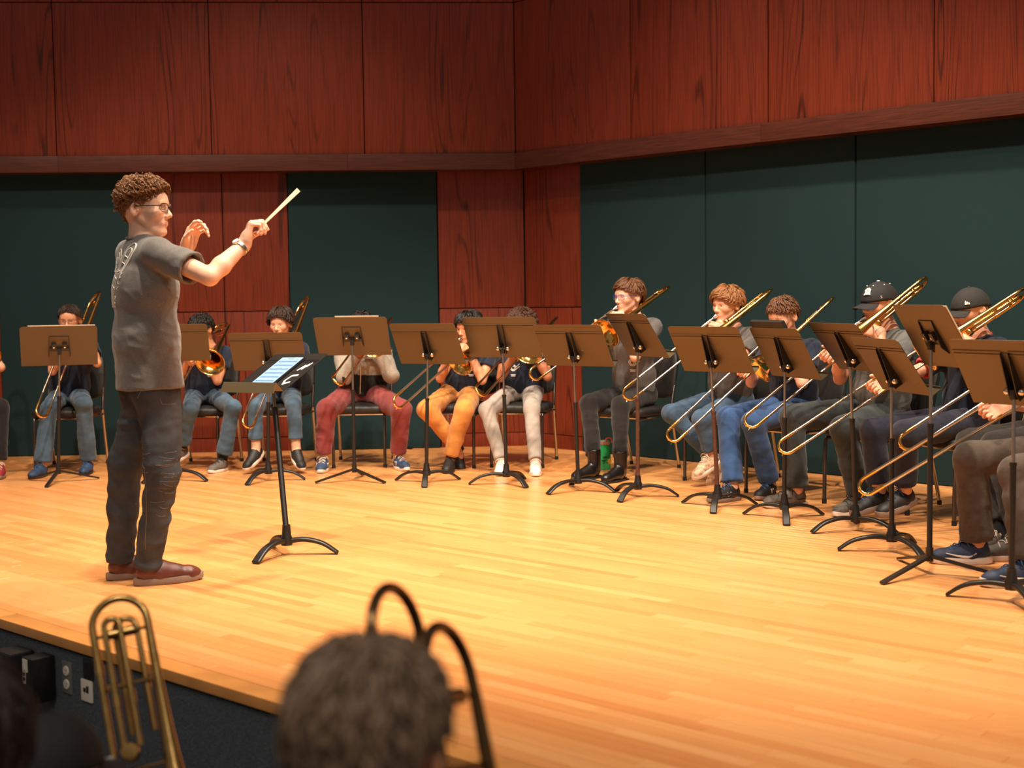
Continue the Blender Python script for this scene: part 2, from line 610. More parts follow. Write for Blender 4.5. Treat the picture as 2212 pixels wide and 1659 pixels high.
def plank_geo(L, w, gap=0.0006):
    hl, hw, b = L / 2 - gap, w / 2 - gap, 0.0012
    vs_ = [(-hl, -hw, -0.02), (hl, -hw, -0.02), (hl, hw, -0.02), (-hl, hw, -0.02),
           (-hl, -hw, -b), (hl, -hw, -b), (hl, hw, -b), (-hl, hw, -b),
           (-hl + b, -hw + b, 0), (hl - b, -hw + b, 0), (hl - b, hw - b, 0), (-hl + b, hw - b, 0)]
    fs = [(8, 9, 10, 11)]
    for k in (0, 4):
        for j in range(4):
            j2 = (j + 1) % 4
            fs.append((k + j, k + j2, k + 4 + j2, k + 4 + j))
    return vs_, fs
plank_me = {}
for Ln in lens:
    vs_, fs = plank_geo(Ln, PW)
    me = bpy.data.meshes.new('plank'); me.from_pydata(vs_, [], fs); me.materials.append(M_MAPLE); plank_me[Ln] = me
planks = []
rows = int(9.3 / PW)
for r in range(rows):
    b = 0.075 + PW * (r + 0.5)
    a = -6.5 - rng.random() * 1.0
    while a < 9.0:
        Ln = rng.choice(lens)
        c = E0 + DE * (a + Ln / 2) + NE * b
        a += Ln
        # keep what lies on the stage, in front of the walls
        if np.dot(c - LC, NL) < -0.35 or np.dot(c - LC, NR) < -0.35 or c[0] < -7.2 or c[0] > 6.5 or c[1] < -1:
            continue
        if c[1] > 0.5:
            px, py = project(c); s = CAM_F / c[1]
            vis = -60 < px < 2270 and py < 1690
            size = Ln * s * PW * s * CAM_H / c[1] if vis else 0
        else:
            size = 0
        planks.append((size, Ln, c, (r, a)))
planks.sort(key=lambda p: -p[0])
pang = math.atan2(DE[1], DE[0])
for size, Ln, c, _ in planks[:300]:
    o = bpy.data.objects.new('plank', plank_me[Ln]); COL.objects.link(o)
    o.parent = floor_root; o.location = tuple(c); o.rotation_euler = (0, 0, pang)
vs_, fs, tone = [], [], []
Rp = np.array([DE, NE, (0, 0, 1)]).T
for size, Ln, c, _ in planks[300:]:
    v2, f2 = plank_geo(Ln, PW); n0 = len(vs_)
    vs_ += [c + Rp @ np.array(p) for p in v2]; fs += [tuple(i + n0 for i in f) for f in f2]
    tone += [rng.random()] * len(f2)
po = mesh_obj('planks', vs_, fs, M_MAPLE_S, floor_root, smooth=False)
tag(po, kind='stuff')
at_ = po.data.attributes.new('tone', 'FLOAT', 'FACE'); at_.data.foreach_set('value', tone)
# nosing board along the stage front
M_NOSE = mat('maple_nosing', srgb(214, 146, 78), 0.35, noise=0.15, nscale=6, coat=0.3)
nb = MB()
R_ = np.array([DE, NE, (0, 0, 1)]).T
nose = empty('trim_3', E0 + V(0, 0, -0.04), 'maple nosing board along the stage edge', None, None, 'structure')
for i in range(-3, 4):
    m_ = MB()
    m_.box(E0 + DE * (1.2 + 2.4 * i) + NE * 0.0300 + V(0, 0, -0.0195), (1.1985, 0.0440, 0.0200), R_, 0.008)
    m_.build('board', M_NOSE, nose)
wf = solid_wall('wall_stage_front', E0, DE, -NE, -7, 9.5, -STAGE_H, -0.041, 0.12, M_CARPET, proud=0.0, label='stage front covered in grey carpet')
hf = MB(); hf.box((0, -1.0, -STAGE_H - 0.05), (9, 8.5, 0.05))
tag(hf.build('floor_hall', M_HALLFLOOR, smooth=False), 'carpeted auditorium floor below the stage', None, None, 'structure')

# ------------------------------------------------------------------ music stands
M_DESK = mat('stand_desk_paint', srgb(90, 77, 56), 0.42, metal=0.3, noise=0.08, nscale=300, bump=0.12, bscale=600)
M_DESKB = mat('stand_desk_black', srgb(30, 29, 28), 0.35, noise=0.1, nscale=200, spec=0.5)
M_BLACK = mat('stand_black', srgb(22, 20, 19), 0.42, noise=0.2, nscale=60)
M_RUST = mat('stand_rusty_brown', srgb(74, 42, 28), 0.5, noise=0.35, nscale=40)
M_STEEL = mat('dull_steel', (0.45, 0.42, 0.38, 1), 0.3, metal=1.0)
M_KNOB = mat('knob_steel', (0.62, 0.56, 0.48, 1), 0.25, metal=1.0)
M_PAPER = mat('sheet_paper', srgb(226, 220, 206), 0.8)


def round_rect(w, h, r, corners=(1, 1, 1, 1), n=4):
    """2D outline, origin at centre; corners order: bl, br, tr, tl."""
    out = []
    for i, (sx, sy) in enumerate(((-1, -1), (1, -1), (1, 1), (-1, 1))):
        rr = r if corners[i] else 0.0015
        cx, cy = sx * (w / 2 - rr), sy * (h / 2 - rr)
        a0 = (math.pi, 1.5 * math.pi, 0, 0.5 * math.pi)[i]
        for k in range(n + 1):
            a = a0 + 0.5 * math.pi * k / n
            out.append((cx + rr * math.cos(a), cy + rr * math.sin(a)))
    return out


def music_stand(base, off, z, yaw, tilt, style, label, lower=None, desk_mat=None, reverse=False, legrot=0.3, leg_len=0.252,
                roll=0.0, group='music stands on the stage', bracket='fins', split=0.62):
    """desk centre at base+off, z; yaw = run of the desk edge; the desk faces away from -normal side."""
    desk_mat = desk_mat or M_DESK
    lower = lower or M_BLACK
    bx, by = base
    root = empty('music_stand', (bx, by, 0), label, 'music stand', group)
    w = V(math.cos(yaw), math.sin(yaw), roll); w = unit(w)
    nh = V(math.sin(yaw), -math.cos(yaw), 0)                    # back of the desk looks this way
    up = V(0, 0, math.cos(tilt)) + nh * math.sin(tilt)
    up = perp(up, w)
    nb = np.cross(w, up)                                        # back normal
    if np.dot(nb, nh) < 0: nb = -nb
    c = V(bx + off[0], by + off[1], z)
    W_, H_ = 0.508, 0.318
    D = MB()
    poly = [c + w * x + up * y for x, y in round_rect(W_, H_, 0.022, (0, 0, 1, 1))]
    D.prism(poly, -nb * 0.0022)
    # lip towards the player, with a small upturned edge
    lip0 = c - up * H_ / 2
    D.prism([lip0 - w * W_ / 2, lip0 + w * W_ / 2, lip0 + w * W_ / 2 - nb * 0.056 + up * 0.004, lip0 - w * W_ / 2 - nb * 0.056 + up * 0.004], up * 0.002)
    D.prism([lip0 - w * W_ / 2 - nb * 0.056 + up * 0.002, lip0 + w * W_ / 2 - nb * 0.056 + up * 0.002,
             lip0 + w * W_ / 2 - nb * 0.058 + up * 0.016, lip0 - w * W_ / 2 - nb * 0.058 + up * 0.016], nb * 0.002)
    desk = D.build('desk', desk_mat, root, sharp=30)
    if bracket == 'fins':
        # pressed stiffening creases either side of the bracket
        for k, yy in enumerate((0.105, 0.090)):
            cr = MB()
            for sx in (-1, 1):
                cr.box(c + up * yy + w * sx * 0.133 + nb * 0.0005, (0.118, 0.0028, 0.0032), np.array([w, up, nb]).T, 0.0008)
            cr.build('crease', desk_mat, desk)
        B = MB()
        for sx in (-1, 1):
            x0 = sx * 0.017
            poly = [c + w * x0 + up * 0.10, c + w * x0 + up * 0.10 + nb * 0.010, c + w * x0 - up * 0.075 + nb * 0.048, c + w * x0 - up * 0.105 + nb * 0.044, c + w * x0 - up * 0.105]
            B.prism(poly, w * sx * 0.0035)
        B.box(c + up * 0.0 + nb * 0.0015, (0.019, 0.1, 0.0015), np.array([w, up, nb]).T)
        br = B.build('bracket', M_BLACK, root)
        piv = c - up * 0.066 + nb * 0.032
        K = MB()
        K.tube([piv - w * 0.034, piv + w * 0.034], 0.006, 8)
        for sx in (-1, 1):
            K.ball(piv + w * sx * 0.034, (0.015, 0.015, 0.015), 10)
        K.build('pivot_bolt', M_KNOB, root)
    else:
        B = MB()
        R3 = np.array([w, up, nb]).T
        for sx in (-1, 1):
            poly = [c + w * sx * 0.062 + up * 0.078, c + w * sx * 0.062 + up * 0.078 + nb * 0.006, c + w * sx * 0.066 - up * 0.045 + nb * 0.022, c + w * sx * 0.07 - up * 0.085 + nb * 0.004, c + w * sx * 0.07 - up * 0.085]
            B.prism(poly, w * sx * 0.003)
        B.box(c + up * 0.079 + nb * 0.002, (0.066, 0.002, 0.003), R3)
        B.box(c - up * 0.02 + nb * 0.014, (0.062, 0.012, 0.004), R3, 0.002)
        B.build('bracket', M_BLACK, root)
        for sx in (-1, 1):
            K = MB(); K.box(c + w * sx * 0.036 + up * 0.008 + nb * 0.014, (0.016, 0.02, 0.014), R3, 0.006)
            K.build('clamp', M_BLACK, root)
            K = MB(); K.lathe(c + w * sx * 0.036 + up * 0.006 + nb * 0.026, nb, [(0, 0.006), (0.006, 0.006), (0.007, 0.0)], 8)
            K.build('bolt', M_KNOB, root)
        piv = c - up * 0.02 + nb * 0.024
    # post: thin inner rod inside a thicker tube; it leans a hair so that it meets base and pivot
    foot = V(bx, by, 0.105 if style == 'arched' else 0.09)
    top = piv + V(0, 0, -0.012)
    mid = foot + (top - foot) * split
    r_ = MB(); r_.tube([mid - (top - foot) * 0.05, top], 0.0075, 10); r_.build('inner_rod', M_STEEL, root)
    y_ = MB(); y_.box(top, (0.013, 0.013, 0.02), np.array([w, np.cross((0, 0, 1), w), (0, 0, 1)]).T, 0.005); y_.build('yoke', M_BLACK, root)
    t_ = MB(); t_.tube([foot, mid], 0.0125, 12); t_.tube([mid - (top - foot) * 0.012, mid + (top - foot) * 0.006], 0.0145, 12)
    t_.build('post_tube', lower, root)
    h_ = MB()
    if style == 'arched':
        h_.lathe(foot - V(0, 0, 0.055), (0, 0, 1), [(0, 0.0), (0, 0.026), (0.03, 0.028), (0.05, 0.021), (0.085, 0.0175), (0.086, 0.0)], 14)
        h_.build('hub', lower if lower is not M_RUST else M_BLACK, root)
        for k in range(3):
            a = legrot + k * 2 * math.pi / 3
            d = V(math.cos(a), math.sin(a), 0)
            p0 = V(bx, by, 0)
            pts = spline([p0 + d * 0.012 + V(0, 0, 0.068), p0 + d * 0.09 + V(0, 0, 0.072), p0 + d * 0.18 + V(0, 0, 0.052), p0 + d * leg_len + V(0, 0, 0.006)], 5)
            n_ = len(pts)
            L = MB()
            L.bar(pts, [0.030 + 0.012 * i / n_ for i in range(n_)], [0.022 - 0.010 * i / n_ for i in range(n_)], np.cross(d, (0, 0, 1)))
            o = L.build('leg', M_BLACK, root, sharp=60)
            bv = o.modifiers.new('soft', 'BEVEL'); bv.width = 0.005; bv.segments = 2; bv.limit_method = 'ANGLE'
    else:
        h_.lathe(foot - V(0, 0, 0.03), (0, 0, 1), [(0, 0.0), (0, 0.017), (0.06, 0.0165), (0.065, 0.0)], 14)
        h_.build('hub', lower, root)
        for k in range(3):
            a = legrot + k * 2 * math.pi / 3
            d = V(math.cos(a), math.sin(a), 0)
            p0 = V(bx, by, 0)
            L = MB(); L.bar([p0 + d * 0.006 + V(0, 0, 0.082), p0 + d * leg_len * 1.1 + V(0, 0, 0.009)], [0.024, 0.024], [0.013, 0.011], np.cross(d, (0, 0, 1)))
            L.build('leg', M_BLACK, root, sharp=60)
    return root, c, w, up, nb


# ------------------------------------------------------------------ chairs
M_SEAT = mat('chair_vinyl', srgb(27, 25, 24), 0.55, noise=0.15, nscale=60, bump=0.15, bscale=300)
M_CHROME = mat('chair_chrome', (0.52, 0.48, 0.42, 1), 0.16, metal=1.0)
M_DKCHROME = mat('chair_dark_leg', (0.10, 0.09, 0.085, 1), 0.25, metal=0.8)
M_RUBBER = mat('black_rubber', srgb(15, 14, 14), 0.7)


def cushion(R, c, hw, hd, ht, dome, nx=10, ny=10):
    """Soft slab: rounded rectangle outline, domed top, piping edge. Local axes: x width, y depth, z thickness."""
    vs_, fs = [], []
    def sup(a, b, p=4):
        return (abs(a) ** p + abs(b) ** p) ** (1 / p)
    rings = [(0.0, 1.0), (0.35, 1.0), (0.62, 1.0), (0.82, 0.97), (0.93, 0.86), (0.985, 0.6), (1.0, 0.2), (1.0, -0.2), (0.985, -0.6), (0.94, -0.86), (0.8, -1.0), (0.3, -1.0)]
    n = 36
    for k, (r, zz) in enumerate(rings):
        for j in range(n):
            a = 2 * math.pi * j / n
            x, y = math.cos(a), math.sin(a)
            q = sup(x, y, 5)
            x, y = x / q * r, y / q * r
            z = zz * ht + (dome * (1 - r * r) if zz > 0 else 0)
            vs_.append(np.asarray(c) + R @ np.array([x * hw, y * hd, z]))
    for k in range(len(rings) - 1):
        for j in range(n):
            j2 = (j + 1) % n
            fs.append((k * n + j, k * n + n + j, k * n + n + j2, k * n + j2))
    fs.append(tuple((len(rings) - 1) * n + j for j in range(n)))
    return vs_, fs


def chair(loc, face, label, back_h=0.86, dark_front=True):
    """loc: floor point under the seat centre; face: heading the sitter looks to."""
    face = unit(V(face[0], face[1], 0))
    r = V(face[1], -face[0], 0)                              # sitter's right
    p = V(loc[0], loc[1], 0)
    root = empty('chair', p, label, 'chair', 'chairs of the players')
    R = np.array([r, face, (0, 0, 1)]).T
    m = MB(); m.add(*cushion(R, p + V(0, 0, 0.432), 0.225, 0.22, 0.030, 0.012)); m.build('seat', M_SEAT, root, sharp=None)
    tilt = 0.20
    bu = V(0, 0, math.cos(tilt)) - face * math.sin(tilt)
    bn = V(0, 0, math.sin(tilt)) + face * math.cos(tilt)
    bc = p - face * 0.245 + V(0, 0, 0.46) + bu * ((back_h - 0.46) * 0.57)
    Rb = np.array([r, -bu, bn]).T
    vs_, fs = cushion(Rb, bc, 0.215, (back_h - 0.5) * 0.5, 0.022, 0.008)
    vs_ = [v + bn * (-0.02 + 0.02 * (np.dot(v - bc, r) / 0.215) ** 2) for v in vs_]
    m = MB(); m.add(vs_, fs); m.build('backrest', M_SEAT, root, sharp=None)
    for sx in (-1, 1):
        f0 = p + r * sx * 0.19 + face * 0.175
        pts = spline([f0 - face * 0.10 + V(0, 0, 0.392), f0 - face * 0.02 + V(0, 0, 0.388), f0 + face * 0.012 + V(0, 0, 0.355), f0 + face * 0.02 + V(0, 0, 0.02)], 5)
        m = MB(); m.tube(pts, 0.0115, 10); lg = m.build('leg', M_DKCHROME if dark_front else M_CHROME, root)
        m = MB(); m.lathe(pts[-1] - V(0, 0, 0.02), (0, 0, 1), [(0, 0), (0, 0.0145), (0.026, 0.0135), (0.027, 0)], 10); m.build('rubber_foot', M_RUBBER, lg)
        r0 = p + r * sx * 0.205
        foot = r0 - face * 0.36 + V(0, 0, 0.02)
        pts = spline([r0 - face * 0.33 + V(0, 0, 0.02), r0 - face * 0.25 + V(0, 0, 0.36), r0 - face * 0.235 + V(0, 0, 0.46), r0 - face * 0.245 - bn * 0.012 + V(0, 0, 0.46) + bu * (back_h - 0.56)], 5)
        m = MB(); m.tube(pts, 0.0115, 10); lg = m.build('leg', M_CHROME, root)
        m = MB(); m.lathe(pts[0] - V(0, 0, 0.02), (0, 0, 1), [(0, 0), (0, 0.0145), (0.026, 0.0135), (0.027, 0)], 10); m.build('rubber_foot', M_RUBBER, lg)
        m = MB(); m.tube([r0 * 1.0 - face * 0.245 + V(0, 0, 0.393), p + r * sx * 0.19 + face * 0.12 + V(0, 0, 0.393)], 0.010, 8); m.build('side_rail', M_CHROME, root)
    m = MB(); m.tube([p + r * 0.19 + face * 0.10 + V(0, 0, 0.39), p - r * 0.19 + face * 0.10 + V(0, 0, 0.39)], 0.009, 8)
    m.build('cross_rail', M_CHROME, root)
    return root


# ------------------------------------------------------------------ trombones
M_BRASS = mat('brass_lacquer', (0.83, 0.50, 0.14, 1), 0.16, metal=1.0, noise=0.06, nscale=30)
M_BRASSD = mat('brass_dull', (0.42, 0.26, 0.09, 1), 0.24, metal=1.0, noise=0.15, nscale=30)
M_NICKEL = mat('nickel_silver', (0.74, 0.64, 0.50, 1), 0.17, metal=1.0)
M_SILVER = mat('silver_plate', (0.86, 0.82, 0.76, 1), 0.15, metal=1.0)


def trombone(M, bow, label, roll=0.0, fatt=False, mouth_metal=None, slide_mat=None, body_mat=None, closed=0.80, bell_r=0.105,
             bell_off=0.17, bell_in=0.0, group='trombones being played', tail=0.38, up_ref=(0, 0, 1)):
    body_mat = body_mat or M_BRASS
    slide_mat = slide_mat or M_NICKEL
    M = np.asarray(M, float); bow = np.asarray(bow, float)
    a = unit(bow - M); L = float(np.linalg.norm(bow - M))
    u = perp(up_ref, a); l = np.cross(u, a)
    u, l = rot_about(u, a, roll), rot_about(l, a, roll)
    ext = max(0.0, L - closed)
    SP = 0.085
    root = empty('trombone', M, label, 'trombone', group)
    pt = lambda s, x=0.0, y=0.0: M + a * s + l * x + u * y
    # mouthpiece
    m = MB(); m.lathe(M, a, [(0.004, 0.004), (0.0, 0.0105), (-0.001, 0.0125), (0.003, 0.0128), (0.012, 0.0118), (0.024, 0.0085), (0.032, 0.0055), (0.045, 0.0052), (0.075, 0.0062)], 16)
    m.build('mouthpiece', mouth_metal or M_SILVER, root)
    # inner slide
    m = MB()
    m.tube([pt(0.055), pt(0.115)], 0.0088, 12); m.tube([pt(0.095, 0, -SP), pt(0.135, 0, -SP)], 0.0105, 12)
    m.tube([pt(0.10), pt(0.20 + ext)], 0.0066, 10); m.tube([pt(0.12, 0, -SP), pt(0.20 + ext, 0, -SP)], 0.0066, 10)
    m.build('inner_slide', M_NICKEL, root)
    m = MB(); m.tube([pt(0.108, 0, 0.004), pt(0.108, 0, -SP - 0.004)], 0.0052, 8); m.tube([pt(0.112, 0, -0.03), pt(0.112, 0, -0.055)], 0.0075, 8)
    m.build('inner_brace', body_mat, root)
    # outer slide with its bow
    sb = L - SP / 2
    m = MB()
    pts = [pt(0.165 + ext)] + [pt(sb - 0.02)] + arc_pts(pt(sb, 0, -SP / 2), u, a, SP / 2, 0, math.pi, 10) + [pt(sb - 0.02, 0, -SP)] + [pt(0.165 + ext, 0, -SP)]
    m.tube(pts, 0.0079, 10, up=l)
    osl = m.build('outer_slide', slide_mat, root)
    for y in (0, -SP):
        m = MB(); m.tube([pt(0.155 + ext, 0, y), pt(0.18 + ext, 0, y)], 0.0098, 10); m.build('slide_collar', body_mat, osl)
    m = MB()
    m.tube([pt(sb - 0.07)] + arc_pts(pt(sb, 0, -SP / 2), u, a, SP / 2, 0, math.pi, 10) + [pt(sb - 0.07, 0, -SP)], 0.0090, 10, up=l)
    m.build('slide_bow', body_mat, osl)
    m = MB(); m.tube([pt(0.19 + ext, 0, 0.002), pt(0.19 + ext, 0, -SP - 0.002)], 0.0055, 8); m.build('hand_brace', slide_mat, osl)
    m = MB(); m.ball(pt(L + 0.004, 0, -SP / 2), 0.008, 8); m.tube([pt(L - 0.01, 0, -SP * 0.75), pt(L + 0.012, 0.0, -SP * 0.86)], 0.003, 6); m.build('water_key', body_mat, osl)
    # bell section: straight back tube, tuning bow, bell
    bo = bell_off
    tb = -tail + bo / 2
    y0 = -SP
    yb = -SP + bell_in
    lb = unit(l * bo + u * bell_in); bo = math.hypot(bo, bell_in)
    q = lambda s, x: M + a * s - u * SP + lb * x
    m = MB(); m.tube([q(0.115, 0), q(tb + 0.06, 0)], 0.0082, 12); m.tube([q(0.08, 0), q(0.125, 0)], 0.0115, 12)
    m.build('gooseneck', body_mat, root)
    m = MB()
    m.tube([q(tb + 0.10, 0)] + arc_pts(q(tb, bo / 2), -lb, -a, bo / 2, 0, math.pi, 14) + [q(tb + 0.10, bo)], 0.0092, 12, up=u)
    for x in (0, bo):
        m.tube([q(tb + 0.085, x), q(tb + 0.11, x)], 0.0112, 12)
    ts = m.build('tuning_slide', body_mat, root)
    m = MB(); m.tube([q(tb + 0.02, 0), q(tb + 0.02, bo)], 0.0042, 8); m.lathe(q(tb + 0.02, bo * 0.5 - 0.03), lb, [(0, 0), (0, 0.012), (0.06, 0.012), (0.06, 0)], 12)
    m.build('counterweight', body_mat, ts)
    prof = [(-0.28, 0.0098), (-0.15, 0.0115), (-0.05, 0.0150), (0.03, 0.020), (0.10, 0.0275), (0.16, 0.037), (0.20, 0.047), (0.23, 0.059), (0.252, 0.072), (0.268, 0.086), (0.278, 0.098), (0.283, 0.105)]
    k = bell_r / 0.105
    prof = [(s, r * (1 if r < 0.012 else 1 + (k - 1) * min(1, (r - 0.012) / 0.03))) for s, r in prof]
    inner = [(s, r - 0.0012) for s, r in prof[::-1]]
    m = MB(); m.lathe(q(0, bo), a, prof + [(0.2845, bell_r), (0.2845, bell_r - 0.001)] + inner[:10], 40)
    bl = m.build('bell', body_mat, root, sharp=60)
    m = MB(); m.tube(arc_pts(q(0.283, bo), l, u, bell_r, 0, 2 * math.pi, 40), 0.0022, 6, caps=False); m.build('bell_rim', body_mat, bl)
    for s in (0.03, -0.17):
        m = MB(); m.tube([q(s, 0), q(s, bo)], 0.0042, 8)
        for x in (0.012, bo - 0.016): m.tube([q(s, x - 0.004), q(s, x + 0.004)], 0.0085, 8)
        m.build('bell_brace', body_mat, root)
    if fatt:
        m = MB()
        x1, x2 = bo * 0.30, bo * 0.68
        for x1, x2, t0, dz, rr in ((bo * 0.22, bo * 0.50, -0.02, 0.016, 0.0074), (bo * 0.38, bo * 0.78, -0.05, -0.014, 0.0074)):
            e = -tail + 0.05 + (x2 - x1) / 2
            d = u * dz
            m.tube([q(t0, x1) + d] + [p + d for p in arc_pts(q(e, (x1 + x2) / 2), -lb, -a, (x2 - x1) / 2, 0, math.pi, 10)] + [q(t0, x2) + d], rr, 10, up=u)
            m.tube([q(t0 - 0.10, x1) + d, q(t0 - 0.13, x1) + d], rr * 1.25, 10)
            m.tube([q(t0 - 0.10, x2) + d, q(t0 - 0.13, x2) + d], rr * 1.25, 10)
        m.build('valve_loop', body_mat, root)
        m = MB(); m.lathe(q(-0.01, bo * 0.3) - u * 0.022, u, [(0, 0), (0, 0.020), (0.006, 0.022), (0.045, 0.022), (0.05, 0.019), (0.051, 0.0)], 18)
        m.build('rotor', body_mat, root)
    fr = dict(M=M, a=a, u=u, l=l, ext=ext, SP=SP, q=q, pt=pt, bo=bo, lb=lb, root=root)
    return fr

# ------------------------------------------------------------------ bodies: smooth-blended volumes meshed with surface nets
def _noise_lattice(seed, n=32):
    return np.random.default_rng(seed).random((n, n, n)).astype(np.float32) * 2 - 1
_LAT = _noise_lattice(7)


def vnoise(P):
    """Smooth value noise, P (...,3) -> (-1..1)."""
    n = _LAT.shape[0]
    i = np.floor(P).astype(np.int32); f = (P - i).astype(np.float32); f = f * f * (3 - 2 * f)
    i %= n; j = (i + 1) % n
    x0, y0, z0 = i[..., 0], i[..., 1], i[..., 2]; x1, y1, z1 = j[..., 0], j[..., 1], j[..., 2]
    fx, fy, fz = f[..., 0], f[..., 1], f[..., 2]
    L = _LAT
    a = L[x0, y0, z0] * (1 - fx) + L[x1, y0, z0] * fx
    b = L[x0, y1, z0] * (1 - fx) + L[x1, y1, z0] * fx
    c = L[x0, y0, z1] * (1 - fx) + L[x1, y0, z1] * fx
    d = L[x0, y1, z1] * (1 - fx) + L[x1, y1, z1] * fx
    return (a * (1 - fy) + b * fy) * (1 - fz) + (c * (1 - fy) + d * fy) * fz


class Cone:
    """Round cone a->b; optional elliptical section (wide dir, factor), folds, flat end."""
    def __init__(s, a, b, ra, rb, k=0.02, wide=None, wf=1.0, flat_a=False, flat_b=False, fold=None, sub=False):
        s.a, s.b, s.ra, s.rb, s.k, s.sub = V(a).astype(np.float32), V(b).astype(np.float32), np.float32(ra), np.float32(rb), k, sub
        s.wide, s.wf, s.flat_a, s.flat_b, s.fold = wide, wf, flat_a, flat_b, fold

    def bounds(s):
        e = max(s.ra, s.rb) * max(1.0, s.wf if s.wide is not None else 1.0)
        return np.minimum(s.a, s.b) - e, np.maximum(s.a, s.b) + e

    def d(s, P):
        ba = s.b - s.a; L2 = max(float(ba @ ba), 1e-9)
        pa = P - s.a
        t = np.clip((pa @ ba) / L2, 0, 1)
        q = pa - t[..., None] * ba
        if s.wide is not None:
            w = (perp(s.wide, ba) if np.linalg.norm(ba) > 1e-6 else unit(s.wide)).astype(np.float32)
            x = q @ w
            q = q - (x * (1 - 1 / s.wf))[..., None] * w
        r = s.ra + t * (s.rb - s.ra)
        d = np.sqrt(np.einsum('...i,...i', q, q)) - r
        if s.fold is not None:
            amp, wl, t0, t1, sd = s.fold[:5]
            nr = np.abs(d) < 0.022
            Q, tq = P[nr], t[nr]
            tt = (pa[nr] @ ba) / math.sqrt(L2)
            win = np.clip((tq - t0) / 0.12, 0, 1) * np.clip((t1 - tq) / 0.12, 0, 1)
            st = Q * 6.0 + (tt * (1.0 / wl - 6.0))[..., None] * unit(ba) + sd * 1.37
            skew = vnoise(Q * 5 + sd)                      # creases wander round the limb
            n_ = vnoise(st + skew[..., None] * 1.1)
            am = np.clip(0.55 + 0.9 * vnoise(Q * 7 + sd * 2.3), 0, 1.3)
            d[nr] -= win * amp * am * ((1 - 2.2 * np.abs(n_)) + 0.5 * n_)
        if s.flat_b:
            d = np.maximum(d, (P - s.b) @ unit(ba))
        if s.flat_a:
            d = np.maximum(d, (P - s.a) @ unit(-ba))
        return d


class Ell:
    def __init__(s, c, r, R=None, k=0.02, sub=False):
        s.c, s.r, s.k, s.sub = V(c), V(r), k, sub
        s.R = np.eye(3) if R is None else np.asarray(R)

    def bounds(s):
        e = np.sqrt(((s.R * s.r) ** 2).sum(1))
        return s.c - e, s.c + e

    def d(s, P):
        q = (P - s.c) @ s.R
        k0 = np.sqrt((((q / s.r)) ** 2).sum(-1)); k1 = np.sqrt(((q / (s.r * s.r)) ** 2).sum(-1))
        return np.where(k1 > 1e-9, k0 * (k0 - 1) / np.maximum(k1, 1e-9), -s.r.min())


class Slab:
    """Rounded box."""
    def __init__(s, c, half, R=None, r=0.005, k=0.01, sub=False):
        s.c, s.h, s.rr, s.k, s.sub = V(c), V(half), r, k, sub
        s.R = np.eye(3) if R is None else np.asarray(R)

    def bounds(s):
        e = np.abs(s.R) @ s.h
        return s.c - e, s.c + e

    def d(s, P):
        q = np.abs((P - s.c) @ s.R) - (s.h - s.rr)
        return np.sqrt((np.maximum(q, 0) ** 2).sum(-1)) + np.minimum(q.max(-1), 0) - s.rr


def sdf_field(prims, lo, hi, h, noise=None):
    lo, hi = np.asarray(lo, float), np.asarray(hi, float)
    n = np.maximum(np.ceil((hi - lo) / h).astype(int) + 1, 3)
    ax = [lo[i] + h * np.arange(n[i]) for i in range(3)]
    Fd = np.full(n, 0.2, np.float32)
    for p in prims:
        b0, b1 = p.bounds()
        mrg = p.k + 3 * h + 0.006
        i0 = np.clip(np.floor((b0 - mrg - lo) / h).astype(int), 0, n); i1 = np.clip(np.ceil((b1 + mrg - lo) / h).astype(int) + 1, 0, n)
        if (i1 <= i0).any():
            continue
        sl = tuple(slice(i0[j], i1[j]) for j in range(3))
        G_ = np.stack(np.meshgrid(*[ax[j][sl[j]].astype(np.float32) for j in range(3)], indexing='ij'), -1)
        d = p.d(G_).astype(np.float32)
        cur = Fd[sl]
        k = max(p.k, 1e-4)
        if p.sub:
            hh = np.clip(0.5 - 0.5 * (cur + d) / k, 0, 1)
            Fd[sl] = cur * (1 - hh) + (-d) * hh + k * hh * (1 - hh)
        else:
            hh = np.clip(0.5 + 0.5 * (cur - d) / k, 0, 1)
            Fd[sl] = cur * (1 - hh) + d * hh - k * hh * (1 - hh)
    if noise is not None:
        near = np.abs(Fd) < 0.016
        idx = np.argwhere(near)
        Pn = lo + idx * h
        Fd[near] += noise(Pn).astype(np.float32)
    return Fd, lo


